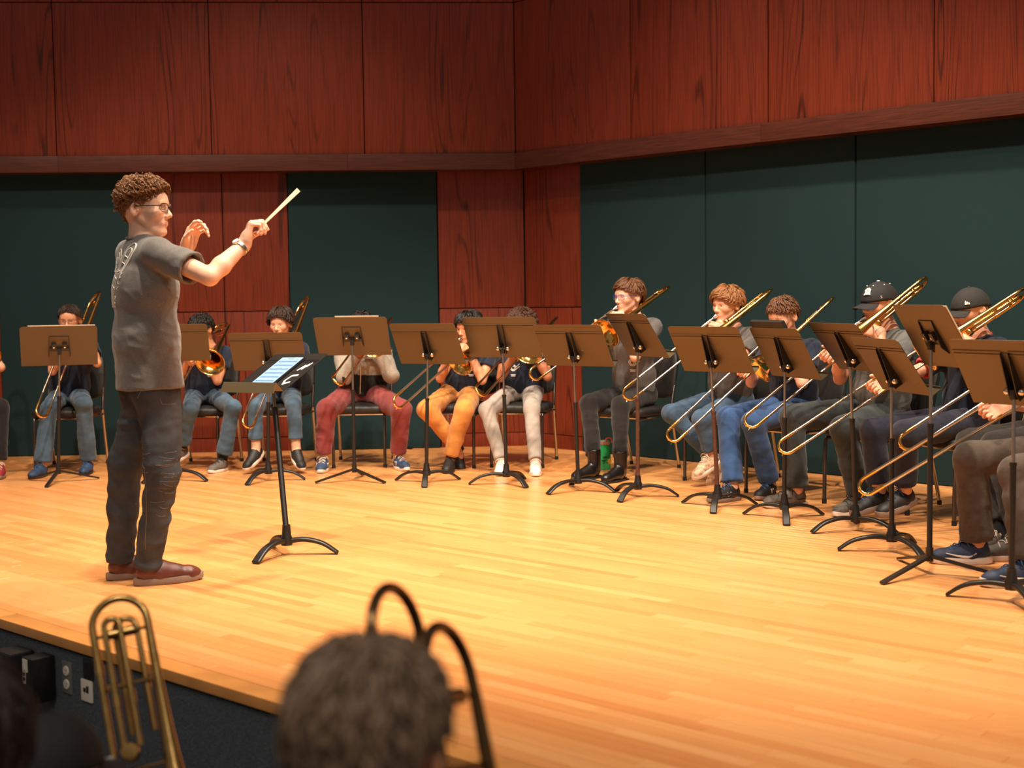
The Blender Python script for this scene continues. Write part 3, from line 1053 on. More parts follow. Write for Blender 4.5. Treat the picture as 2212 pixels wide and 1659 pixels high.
def surfnet(Fd, lo, h):
    s = Fd < 0
    c = np.zeros(tuple(np.array(Fd.shape) - 1), np.int8)
    X, Y, Z = c.shape
    corners = [(i, j, k) for i in (0, 1) for j in (0, 1) for k in (0, 1)]
    for i, j, k in corners:
        c += s[i:i + X, j:j + Y, k:k + Z]
    act = (c > 0) & (c < 8)
    idx = np.full(c.shape, -1, np.int32)
    cells = np.argwhere(act)
    if len(cells) == 0:
        return np.zeros((0, 3)), np.zeros((0, 4), int)
    idx[act] = np.arange(len(cells))
    vals = np.stack([Fd[cells[:, 0] + i, cells[:, 1] + j, cells[:, 2] + k] for i, j, k in corners], 1)
    acc = np.zeros((len(cells), 3)); cnt = np.zeros(len(cells))
    for a in range(8):
        for b in range(a + 1, 8):
            if sum(x != y for x, y in zip(corners[a], corners[b])) != 1:
                continue
            va, vb = vals[:, a], vals[:, b]
            m = (va < 0) != (vb < 0)
            t = np.where(m, va / np.where(m, va - vb, 1), 0)
            pa, pb = np.array(corners[a], float), np.array(corners[b], float)
            acc += np.where(m[:, None], pa + t[:, None] * (pb - pa), 0); cnt += m
    verts = np.asarray(lo) + h * (cells + acc / cnt[:, None])
    quads = []
    for axis in range(3):
        o1, o2 = [(1, 2), (2, 0), (0, 1)][axis]
        sl0 = [slice(None)] * 3; sl1 = [slice(None)] * 3
        sl0[axis] = slice(0, -1); sl1[axis] = slice(1, None)
        ch = s[tuple(sl0)] != s[tuple(sl1)]
        e = np.argwhere(ch)
        e = e[(e[:, o1] > 0) & (e[:, o2] > 0) & (e[:, o1] < s.shape[o1] - 1) & (e[:, o2] < s.shape[o2] - 1)]
        if len(e) == 0: continue
        d1 = np.zeros(3, int); d1[o1] = 1
        d2 = np.zeros(3, int); d2[o2] = 1
        g = lambda q: idx[q[:, 0], q[:, 1], q[:, 2]]
        quad = np.stack([g(e - d1 - d2), g(e - d2), g(e), g(e - d1)], 1)
        fl = ~s[e[:, 0], e[:, 1], e[:, 2]]
        quad[fl] = quad[fl][:, ::-1]
        quads.append(quad)
    Q = np.concatenate(quads)
    Q = Q[(Q >= 0).all(1)]
    return verts, Q


def relax(v, q, it=2, f=0.5):
    if len(q) == 0: return v
    a = np.concatenate([q[:, [0, 1]], q[:, [1, 2]], q[:, [2, 3]], q[:, [3, 0]]])
    a = np.concatenate([a, a[:, ::-1]])
    n = np.maximum(np.bincount(a[:, 0], minlength=len(v)), 1)[:, None]
    for _ in range(it):
        s = np.stack([np.bincount(a[:, 0], weights=v[a[:, 1], c], minlength=len(v)) for c in range(3)], 1)
        v = v + f * (s / n - v)
    return v


def sdf_mesh(prims, h, fine=(), noise=None, smooth=1):
    """Mesh a blend of prims at spacing h; `fine` = [(lo, hi, h2)] boxes meshed more finely."""
    lo = np.min([p.bounds()[0] for p in prims if not p.sub], 0) - 3 * h
    hi = np.max([p.bounds()[1] for p in prims if not p.sub], 0) + 3 * h
    vs_, qs, n0 = [], [], 0
    Fd, l0 = sdf_field(prims, lo, hi, h, noise)
    v, q = surfnet(Fd, l0, h)
    if len(fine):
        ctr = v[q].mean(1)
        keep = np.ones(len(q), bool)
        for a, b, h2 in fine:
            m = 1.2 * h
            keep &= ~((ctr > np.asarray(a) + m) & (ctr < np.asarray(b) - m)).all(1)
        q = q[keep]
    v = relax(v, q, smooth)
    vs_.append(v); qs.append(q); n0 += len(v)
    for a, b, h2 in fine:
        Fd, l0 = sdf_field(prims, a, b, h2, noise)
        v, q = surfnet(Fd, l0, h2)
        v = relax(v, q, 1, 0.4)
        vs_.append(v); qs.append(q + n0); n0 += len(v)
    v = np.concatenate(vs_); q = np.concatenate(qs)
    used = np.unique(q); mp = np.full(len(v), -1); mp[used] = np.arange(len(used))
    return v[used], mp[q]

# ------------------------------------------------------------------ people
M_EYEW = mat('eye_white', srgb(225, 215, 205), 0.25)
M_IRIS = mat('eye_iris', srgb(38, 24, 16), 0.15)
M_LIPS = {}
M_GLASS = mat('spectacle_lens', (0.95, 0.95, 0.95, 1), 0.02, trans=1.0, alpha=0.18, spec=0.5)


def skin_mat(name, rgb, lip):
    m = mat('skin_' + name, srgb(*rgb), 0.48, noise=0.06, nscale=25, sss=0.12, spec=0.35, bump=0.05, bscale=220)
    l = mat('lips_' + name, srgb(*lip), 0.4, spec=0.4)
    return m, l


def cloth(name, rgb, rough=0.9, noise=0.12, ns=60, bump=0.25, bs=90, sheen=0.15):
    return mat(name, srgb(*rgb), rough, noise=noise, nscale=ns, bump=bump, bscale=bs, sheen=sheen, spec=0.2)


def head_prims(H):
    """H: dict c (eye-level centre), R (cols right, forward, up), s, jaw."""
    s, R, c = H['s'], H['R'], H['c']
    w = lambda x, y, z: c + R @ (np.array([x, y, z]) * s)
    jw = H.get('jaw', 1.0)
    P = [Ell(w(0, -0.014, 0.032), V(0.076, 0.098, 0.083) * s, R, 0.02 * s),
         Ell(w(0, -0.032, 0.0), V(0.064, 0.070, 0.075) * s, R, 0.025 * s),
         Ell(w(0, 0.026, -0.014), V(0.059 * jw, 0.064, 0.074) * s, R, 0.022 * s),
         Ell(w(0, 0.055, 0.03), V(0.055, 0.038, 0.045) * s, R, 0.03 * s)]
    for sx in (-1, 1):
        P += [Cone(w(sx * 0.046 * jw, 0.0, -0.052), w(sx * 0.013 * jw, 0.068, -0.101), 0.0155 * s, 0.0145 * s, 0.02 * s),
              Ell(w(sx * 0.040, 0.058, -0.022), V(0.024, 0.026, 0.024) * s, R, 0.025 * s)]
    P += [Ell(w(0, 0.077, -0.103), V(0.019, 0.016, 0.015) * s, R, 0.016 * s),
          Ell(w(0, 0.070, -0.060), V(0.031, 0.026, 0.029) * s, R, 0.02 * s),
          Cone(w(-0.034, 0.078, 0.019), w(0.034, 0.078, 0.019), 0.0095 * s, 0.0095 * s, 0.016 * s)]
    for sx in (-1, 1):
        P += [Ell(w(sx * 0.032, 0.098, 0.001), V(0.018, 0.016, 0.0105) * s, R, 0.010 * s, sub=True)]
    P += [Cone(w(0, 0.083, 0.012), w(0, 0.109, -0.030), 0.0075 * s, 0.0105 * s, 0.010 * s),
          Ell(w(0, 0.106, -0.033), V(0.0105, 0.012, 0.009) * s, R, 0.006 * s)]
    for sx in (-1, 1):
        P += [Ell(w(sx * 0.0115, 0.096, -0.037), V(0.0075, 0.011, 0.0075) * s, R, 0.006 * s)]
    # lips with a slit
    for sx in (-1, 1):
        P += [Cone(w(sx * 0.021, 0.082, -0.0655), w(0, 0.0925, -0.0605), 0.0030 * s, 0.0050 * s, 0.008 * s),
              Cone(w(sx * 0.020, 0.082, -0.0680), w(0, 0.0905, -0.0725), 0.0030 * s, 0.0058 * s, 0.008 * s)]
    for sx in (-1, 1):
        Re = R @ np.array(Matrix.Rotation(sx * 0.55, 3, 'Z')) @ np.array(Matrix.Rotation(-0.15, 3, 'X'))
        P += [Ell(w(sx * 0.0800, -0.016, -0.008), V(0.0080, 0.0205, 0.0325) * s, Re, 0.006 * s),
              Ell(w(sx * 0.0880, -0.011, -0.002), V(0.0085, 0.0135, 0.0235) * s, Re, 0.002 * s, sub=True),
              Ell(w(sx * 0.0790, -0.002, -0.013), V(0.006, 0.006, 0.007) * s, Re, 0.004 * s)]
    return P


def hand_prims(wr, d, n, side, g, curl=(0.5, 0.7, 0.5), spread=0.0, thumb=None, curls=None):
    d = unit(d); n = perp(n, d); th = side * np.cross(d, n)
    R = np.array([d, th, n]).T
    P = [Slab(wr + d * 0.05 * g + th * 0.001 * g, V(0.047, 0.039, 0.0135) * g, R, 0.012 * g, 0.014 * g),
         Cone(wr - d * 0.01 * g, wr + d * 0.03 * g, 0.024 * g, 0.024 * g, 0.02 * g, wide=th, wf=1.2),
         Ell(wr + d * 0.035 * g + th * 0.024 * g + n * 0.010 * g, V(0.026, 0.015, 0.014) * g, R, 0.014 * g)]
    tips = []
    for i in range(4):
        k = (0.95, 1.06, 1.0, 0.80)[i]
        p = wr + d * (0.090, 0.094, 0.090, 0.081)[i] * g + th * (0.0300, 0.0100, -0.0100, -0.0290)[i] * g
        cl = curls[i] if curls else curl
        fd = rot_about(d, n, -side * spread * (1.5 - i))
        ax = np.cross(d, n)
        r = (0.0092, 0.0095, 0.0090, 0.0080)[i] * g
        for j, (ln, ang) in enumerate(zip((0.043, 0.027, 0.022), cl)):
            fd = rot_about(fd, ax, ang)
            p2 = p + fd * ln * k * g
            P.append(Cone(p, p2, r * (1 - 0.08 * j), r * (0.92 - 0.08 * j), 0.005 * g))
            p = p2
        tips.append(p)
    p = wr + d * 0.022 * g + th * 0.027 * g + n * 0.006 * g
    td = unit(thumb[0] @ np.array([d, th, n])) if thumb else unit(d * 0.62 + th * 0.62 + n * 0.45)
    td2 = unit(thumb[1] @ np.array([d, th, n])) if thumb else unit(d * 0.85 + th * 0.05 + n * 0.55)
    p2 = p + td * 0.046 * g; p3 = p2 + td2 * 0.032 * g; p4 = p3 + td2 * 0.016 * g
    P += [Cone(p, p2, 0.0135 * g, 0.0105 * g, 0.012 * g), Cone(p2, p3, 0.0105 * g, 0.0092 * g, 0.005 * g), Cone(p3, p4, 0.0092 * g, 0.007 * g, 0.004 * g)]
    return P, tips, p4


def ik(S, W, lu, lf, pole):
    S, W = V(S), V(W)
    D = W - S; dist = np.linalg.norm(D)
    if dist > (lu + lf) * 0.995:
        k = dist / ((lu + lf) * 0.995); lu *= k; lf *= k
    x = (lu * lu - lf * lf + dist * dist) / (2 * dist)
    hgt = math.sqrt(max(lu * lu - x * x, 1e-6))
    return S + unit(D) * x + perp(pole, D) * hgt


def hair_shell(H, lim, puff, name, m, parent, seed=0, locks=260, lock_len=0.5, lock_w=0.007, curl=0.0, front_sweep=0.0, lift=0.004, side_part=0.0, n_phi=48, n_th=16, tip_out=0.0, rough=0.003):
    """lim(phi)->polar angle where hair ends (phi=0 front, +pi/2 = person's right); puff(th,phi) -> thickness in m."""
    s, R, c0 = H['s'], H['R'], H['c']
    c = np.array([0, -0.014, 0.030]); rad = np.array([0.077, 0.099, 0.084])
    rg = np.random.default_rng(seed)
    def surf(th, ph, off):
        d = np.array([math.sin(th) * math.sin(ph), math.sin(th) * math.cos(ph), math.cos(th)])
        p = c + rad * d
        if d[2] < 0: p[2] += 0.38 * rad[2] * d[2]
        if p[2] < 0.0:                       # below the widest line the skull runs down to the nape
            p[0] *= 1 + p[2] * 1.4; 
        nrm = unit(d / rad)
        return c0 + R @ ((p + nrm * off) * s)
    vs_, fs = [], []
    for i in range(n_phi):
        ph = 2 * math.pi * i / n_phi - math.pi
        for j in range(n_th + 2):
            if j <= n_th:
                th = lim(ph) * j / n_th
                edge = min(1.0, (n_th - j) / 2.5)
                off = puff(th, ph) * (0.35 + 0.65 * edge) + (rg.random() - 0.5) * rough * edge
            else:
                th = lim(ph) * 0.985; off = -0.006
            vs_.append(surf(th, ph, off))
    m_ = n_th + 2
    for i in range(n_phi):
        i2 = (i + 1) % n_phi
        for j in range(m_ - 1):
            fs.append((i * m_ + j, i * m_ + j + 1, i2 * m_ + j + 1, i2 * m_ + j))
    mb = MB(); mb.add(vs_, fs)
    if locks:
        limv = np.array([lim(x) for x in np.linspace(-math.pi, math.pi, 181)])
        lim_v = lambda a: np.interp((a + math.pi) % (2 * math.pi) - math.pi, np.linspace(-math.pi, math.pi, 181), limv)
        tg = np.linspace(0, 3.2, 65); pg = np.linspace(-math.pi, math.pi, 25)
        puffg = np.array([[puff(a, b) for b in pg] for a in tg])
        def puff_v(a, b):
            b = (b + math.pi) % (2 * math.pi) - math.pi
            ia = np.clip(a / 3.2 * 64, 0, 63.999); ib = np.clip((b + math.pi) / (2 * math.pi) * 24, 0, 23.999)
            i0, j0 = ia.astype(int), ib.astype(int); fa, fb = ia - i0, ib - j0
            return (puffg[i0, j0] * (1 - fa) + puffg[i0 + 1, j0] * fa) * (1 - fb) + (puffg[i0, j0 + 1] * (1 - fa) + puffg[i0 + 1, j0 + 1] * fa) * fb
        N_ = locks
        ph = rg.uniform(-math.pi, math.pi, N_)
        th0 = np.arccos(rg.uniform(np.cos(np.minimum(lim_v(ph) * 0.97, 2.6)), 1.0))
        ln = lock_len * rg.uniform(0.6, 1.2, N_)
        nseg = 5 if curl == 0 else 9
        t = np.linspace(0, 1, nseg + 1)[None]
        amp = (curl * rg.uniform(0.6, 1.3, N_))[:, None]; fr = rg.uniform(5, 9, N_)[:, None]; p0 = rg.uniform(0, 6.28, N_)[:, None]
        drift = (rg.uniform(-0.25, 0.25, N_) + front_sweep * np.cos(ph))[:, None]
        th = th0[:, None] + ln[:, None] * t
        PH = ph[:, None] + drift * t
        lmt = lim_v(PH) + rg.uniform(-0.10, 0.16, N_)[:, None]
        TH = np.where(th > lmt, lmt + (th - lmt) * 0.15, th)
        off = puff_v(TH, PH) + lift * (0.3 + np.sin(t * math.pi)) + tip_out * t * t - 0.006 * (t == 0) + (rg.uniform(-0.2, 1.0, N_) ** 3 * 0.009)[:, None] * np.minimum(1, t * 3)
        if curl:
            PH = PH + amp * np.cos(fr * t + p0) * 8
            TH = TH + amp * np.sin(fr * t + p0) * 6.3
            off = off + amp * 0.9 * (1 + np.sin(fr * t * 1.3 + p0))
        TH = np.maximum(TH, 0.01)
        D = np.stack([np.sin(TH) * np.sin(PH), np.sin(TH) * np.cos(PH), np.cos(TH)], -1)
        Pp = c + rad * D
        Pp[..., 2] += 0.38 * rad[2] * np.minimum(D[..., 2], 0)
        lowm = Pp[..., 2] < 0
        Pp[..., 0] = np.where(lowm, Pp[..., 0] * (1 + Pp[..., 2] * 1.4), Pp[..., 0])
        nr = D / rad; nr /= np.linalg.norm(nr, axis=-1, keepdims=True)
        pts = c0 + ((Pp + nr * off[..., None]) * s) @ R.T
        nrw = nr @ R.T
        rs = lock_w * s * (0.45 + 0.75 * np.sin(math.pi * np.minimum(1, 0.18 + 0.82 * t)) ** 0.7) * np.where(t < 0.95, 1, 0.35) * rg.uniform(0.8, 1.2, N_)[:, None]
        T = np.gradient(pts, axis=1); T /= np.linalg.norm(T, axis=-1, keepdims=True) + 1e-9
        U = nrw - T * (nrw * T).sum(-1, keepdims=True); U /= np.linalg.norm(U, axis=-1, keepdims=True) + 1e-9
        W = np.cross(T, U)
        k_ = 4
        an = np.arange(k_) * 2 * math.pi / k_
        vv = pts[:, :, None] + rs[..., None, None] * (U[:, :, None] * np.cos(an)[:, None] * 0.7 + W[:, :, None] * np.sin(an)[:, None])
        vv = vv.reshape(-1, 3)
        base = (np.arange(N_) * (nseg + 1) * k_)[:, None, None]
        ii = (np.arange(nseg) * k_)[None, :, None]; jj = np.arange(k_)[None, None]
        j2 = (jj + 1) % k_
        q = np.stack([base + ii + jj, base + ii + j2, base + ii + k_ + j2, base + ii + k_ + jj], -1).reshape(-1, 4)
        v_all = np.concatenate([np.array(mb.v), vv]); q_all = np.concatenate([np.array(mb.f), q + mb.n])
        return mesh_obj(name, v_all, q_all, m, parent)
    return mb.build(name, m, parent, sharp=None)


def shoe(parent, ankle, fd, g, style, label=None):
    """ankle: joint; fd: heel->toe direction."""
    fd = unit(fd); up = perp((0, 0, 1), fd); rt = np.cross(fd, up)
    R = np.array([fd, rt, up]).T
    o = ankle - up * 0.085 * g - fd * 0.06 * g         # heel on the ground
    w = lambda x, y, z: o + R @ (np.array([x, y, z]) * g)
    L = style.get('L', 0.275)
    k = L / 0.275
    um, sm = style['upper'], style['sole']
    P = [Cone(w(0.045, 0, 0.05), w(0.10 * k, 0, 0.045), 0.036 * g, 0.039 * g, 0.02, wide=rt, wf=0.95),
         Cone(w(0.10 * k, 0, 0.042), w(0.215 * k, 0, 0.034), 0.040 * g, 0.030 * g, 0.02, wide=rt, wf=1.18),
         Cone(w(0.215 * k, 0.004, 0.032), w(0.240 * k, 0.002, 0.030), 0.030 * g, 0.024 * g, 0.02, wide=rt, wf=1.25),
         Cone(w(0.075, 0, 0.085), w(0.16 * k, 0, 0.050), 0.030 * g, 0.026 * g, 0.025, wide=rt, wf=1.0),
         Cone(w(0.050, 0, 0.060), w(0.056, 0, style.get('collar', 0.098)), 0.037 * g, 0.037 * g, 0.012, flat_b=True, wide=rt, wf=0.95)]
    if style.get('boot'):
        P += [Cone(w(0.055, 0, 0.09), w(0.058, 0, 0.20), 0.044 * g, 0.047 * g, 0.012, flat_b=True)]
    P += [Slab(w(0.13, 0, -0.10), V(0.4, 0.2, 0.115) * g, R, 0.001, 0.004, sub=True)]
    v, q = sdf_mesh(P, 0.0066 if g > 0.9 else 0.0072, smooth=1)
    so = empty_part = mesh_obj('shoe', v, q, um, parent)
    if label: so['label'] = label
    # sole: outline lofted in two layers
    n = 26; rings = []
    th_ = style.get('thick', 0.024)
    for z, gr in ((0.0, 0.93), (0.004, 1.0), (th_ * 0.75, 1.0), (th_, 0.97)):
        ring = []
        for j in range(n):
            a = 2 * math.pi * j / n
            x = 0.5 * L + 0.5 * L * math.cos(a) * (1 if gr == 1 else 0.985)
            t = x / L
            hw = (0.038 + 0.0125 * math.sin(math.pi * min(1, max(0, (t - 0.2) / 0.8)) ** 1.0)) * gr
            y = hw * math.copysign(abs(math.sin(a)) ** 0.62, math.sin(a))
            zz = z + (0.010 * max(0, (t - 0.72) / 0.28) ** 2) + (style.get('rocker', 0.004) if t < 0.08 else 0)
            ring.append(w(x - 0.004, y, zz))
        rings.append(ring)
    S = MB(); vs_ = sum(rings, []); fs = [tuple(range(n))[::-1], tuple(3 * n + j for j in range(n))]
    for i in range(3):
        for j in range(n):
            j2 = (j + 1) % n
            fs.append((i * n + j, i * n + j2, i * n + n + j2, i * n + n + j))
    S.add(vs_, fs); S.build('sole', sm, so, sharp=50)
    if style.get('heel'):
        S = MB(); S.box(w(0.032, 0, -0.012), V(0.034, 0.032, 0.022) * g, R, 0.005); S.build('heel_block', sm, so)
    if style.get('laces') is not None:
        T = MB()
        for i in range(5):
            x = (0.098 + 0.018 * i) * k; zc = 0.1195 - 0.0092 * i
            sg = 1 if i % 2 else -1
            T.tube(spline([w(x, -0.024 * sg, zc - 0.014), w(x + 0.003, -0.008 * sg, zc - 0.003), w(x + 0.009, 0.010 * sg, zc - 0.006), w(x + 0.012, 0.025 * sg, zc - 0.020)], 3), 0.0026 * g, 5)
        for sg in (-1, 1):
            T.tube(spline([w(0.095, 0, 0.118), w(0.105, sg * 0.022, 0.118), w(0.115, sg * 0.042, 0.100), w(0.105, sg * 0.040, 0.082)], 3), 0.0022 * g, 5)
        T.build('laces', style['laces'], so)
    if style.get('stripe') is not None:
        T = MB()
        for sg in (-1, 1):
            kind = style.get('mark', 'swoosh')
            if kind == 'swoosh':
                a_ = spline([w(0.075, sg * 0.040, 0.052), w(0.11, sg * 0.0445, 0.037), w(0.15, sg * 0.0455, 0.040), w(0.205, sg * 0.040, 0.052)], 4)
                T.tube(a_, [0.002 + 0.004 * math.sin(math.pi * min(1, 0.15 + i / len(a_))) for i in range(len(a_))], 6)
            elif kind == 'N':
                for p_, q_ in (((0.105, 0.036), (0.112, 0.064)), ((0.112, 0.064), (0.132, 0.036)), ((0.132, 0.036), (0.139, 0.064))):
                    T.bar([w(p_[0], sg * 0.0425, p_[1]), w(q_[0], sg * 0.0405, q_[1])], 0.007 * g, 0.006 * g, fd)
            elif kind == 'side':
                T.tube(spline([w(0.03, sg * 0.037, 0.05), w(0.07, sg * 0.041, 0.045), w(0.13, sg * 0.044, 0.058), w(0.19, sg * 0.041, 0.036)], 4), 0.0024 * g, 5)
            elif kind == 'bars':
                for x in (0.03, 0.04):
                    T.bar([w(x, sg * 0.036, 0.05), w(x + 0.002, sg * 0.037, 0.075)], 0.006 * g, 0.005 * g, fd)
        T.build('side_mark', style['stripe'], so)
    return so


def spectacles(H, m, parent, round_=False, name='glasses', temple=None):
    s, R, c = H['s'], H['R'], H['c']
    w = lambda x, y, z: c + R @ (np.array([x, y, z]) * s)
    T = MB()
    for sx in (-1, 1):
        o = round_rect(0.050, 0.036, 0.014)
        pts = [w(sx * 0.033 + x, 0.104 - 3.5 * max(0, abs(sx * 0.033 + x) - 0.03) ** 2 * 6, 0.0 + y) for x, y in o]
        pts.append(pts[0])
        T.tube(pts, 0.0014 * s, 5, caps=False)
        # heavier brow line
        top = [p for p, q in zip(pts, o) if q[1] > 0.008]
        T.tube(top, 0.0022 * s, 5)
        T.tube(spline([w(sx * 0.058, 0.098, 0.008), w(sx * 0.074, 0.080, 0.008), w(sx * 0.081, 0.02, 0.006), w(sx * 0.082, -0.012, 0.004), w(sx * 0.080, -0.032, -0.010)], 4), 0.0020 * s, 6)
    T.tube([w(-0.009, 0.104, 0.004), w(0, 0.108, 0.007), w(0.009, 0.104, 0.004)], 0.0016 * s, 5)
    g_ = T.build(name, m, parent)
    for sx in (-1, 1):
        L = MB()
        o = round_rect(0.048, 0.034, 0.013)
        L.prism([w(sx * 0.033 + x, 0.1035 - 3.5 * max(0, abs(sx * 0.033 + x) - 0.03) ** 2 * 6, y) for x, y in o], R @ V(0, -0.0012, 0) * s)
        L.build('lens', M_GLASS, g_, sharp=30)
    return g_


def cap(H, m, parent, brim_mat=None, tilt=0.0):
    """Baseball cap: six-panel dome, curved visor, button."""
    s, R, c0 = H['s'], H['R'], H['c']
    c = np.array([0, -0.006, 0.018]); rad = np.array([0.089, 0.120, 0.107])
    w = lambda p: c0 + R @ (np.asarray(p) * s)
    vs_, fs = [], []
    n, k = 40, 12
    for j in range(k + 1):
        th = 0.02 + (1.56 - 0.02) * j / k
        for i in range(n):
            ph = 2 * math.pi * i / n
            d = np.array([math.sin(th) * math.sin(ph), math.sin(th) * math.cos(ph), math.cos(th)])
            seam = 1 - 0.012 * (abs(math.sin(3 * ph)) < 0.2)
            p = c + rad * d * seam
            p[2] -= 0.016 * (1 - math.cos(th)) * (1 if math.cos(ph) < 0 else 0.4) * abs(math.cos(ph))
            vs_.append(w(p))
    for j in range(k):
        for i in range(n):
            i2 = (i + 1) % n
            fs.append((j * n + i, j * n + n + i, j * n + n + i2, j * n + i2))
    fs.append(tuple(range(n)))
    # inner turn-in
    base = len(vs_)
    for i in range(n):
        p = np.array(vs_[k * n + i]); q = p + (w(c) - p) * 0.06
        vs_.append(q)
    for i in range(n):
        i2 = (i + 1) % n
        fs.append((k * n + i, base + i, base + i2, k * n + i2))
    mb = MB(); mb.add(vs_, fs)
    o = mb.build('cap', m, parent, sharp=None)
    # visor
    vs2, fs2 = [], []
    nb_, mb_ = 16, 6
    for lay in (0, 1):
        for j in range(mb_ + 1):
            t = j / mb_
            for i in range(nb_ + 1):
                ph = -1.0 + 2.0 * i / nb_
                x = (0.083 + 0.004 * t) * math.sin(ph) * (1 + 0.05 * t)
                y = -0.006 + (0.113) * math.cos(ph) + 0.072 * t * math.cos(ph * 0.9) ** 0.8
                z = 0.013 - 0.020 * t - 0.020 * (math.sin(ph) ** 2) * (0.5 + t * 0.9) - 0.003 * lay
                vs2.append(w((x, y, z)))
    N1 = (nb_ + 1) * (mb_ + 1)
    for lay in (0, 1):
        for j in range(mb_):
            for i in range(nb_):
                a = lay * N1 + j * (nb_ + 1) + i
                f = (a, a + 1, a + nb_ + 2, a + nb_ + 1)
                fs2.append(f if lay else f[::-1])
    rim = [j * (nb_ + 1) for j in range(mb_ + 1)] + [mb_ * (nb_ + 1) + i for i in range(1, nb_ + 1)] + [j * (nb_ + 1) + nb_ for j in range(mb_ - 1, -1, -1)]
    for a, b in zip(rim[:-1], rim[1:]):
        fs2.append((a, b, b + N1, a + N1))
    v_ = MB(); v_.add(vs2, fs2); v_.build('visor', brim_mat or m, o, sharp=40)
    b_ = MB(); b_.ball(w(c + np.array([0, 0, rad[2] + 0.001])), V(0.008, 0.008, 0.005) * s, 10, R); b_.build('button', brim_mat or m, o)
    return o


def head_frame(c, f, s=1.0, tilt=0.0, up=(0, 0, 1), jaw=1.0):
    f = unit(f); u = perp(up, f); r = np.cross(f, u)
    if tilt:
        r, u = rot_about(r, f, tilt), rot_about(u, f, tilt)
    return dict(c=V(c), R=np.array([r, f, u]).T, s=s, jaw=jaw)


def face_parts(H, parent, brow_mat, iris=None, gaze=(0, 0)):
    s, R, c = H['s'], H['R'], H['c']
    w = lambda x, y, z: c + R @ (np.array([x, y, z]) * s)
    for sx in (-1, 1):
        e = MB(); ec = w(sx * 0.032, 0.0735, 0.0); e.ball(ec, 0.0128 * s, 14)
        eo = e.build('eye', M_EYEW, parent)
        gd = unit(R @ V(gaze[0], 1, gaze[1]))
        i_ = MB(); i_.ball(ec + gd * 0.0078 * s, 0.0062 * s, 10); i_.build('iris', iris or M_IRIS, eo)
        l_ = MB(); l_.tube(spline([w(sx * 0.016, 0.0825, 0.002), w(sx * 0.026, 0.0862, 0.0075), w(sx * 0.037, 0.0855, 0.0078), w(sx * 0.048, 0.0775, 0.001)], 4), 0.0024 * s, 6)
        l_.build('eyelid', parent['_skin'] and bpy.data.materials[parent['_skin']] if '_skin' in parent else brow_mat, eo)
        b = MB(); b.tube(spline([w(sx * 0.014, 0.0885, 0.0195), w(sx * 0.028, 0.0890, 0.0245), w(sx * 0.042, 0.0825, 0.0245), w(sx * 0.053, 0.0720, 0.019)], 4), [x * s for x in ([0.0022] + [0.0031] * 8 + [0.0024, 0.0018, 0.0012, 0.001])], 6)
        b.build('eyebrow', brow_mat, parent)


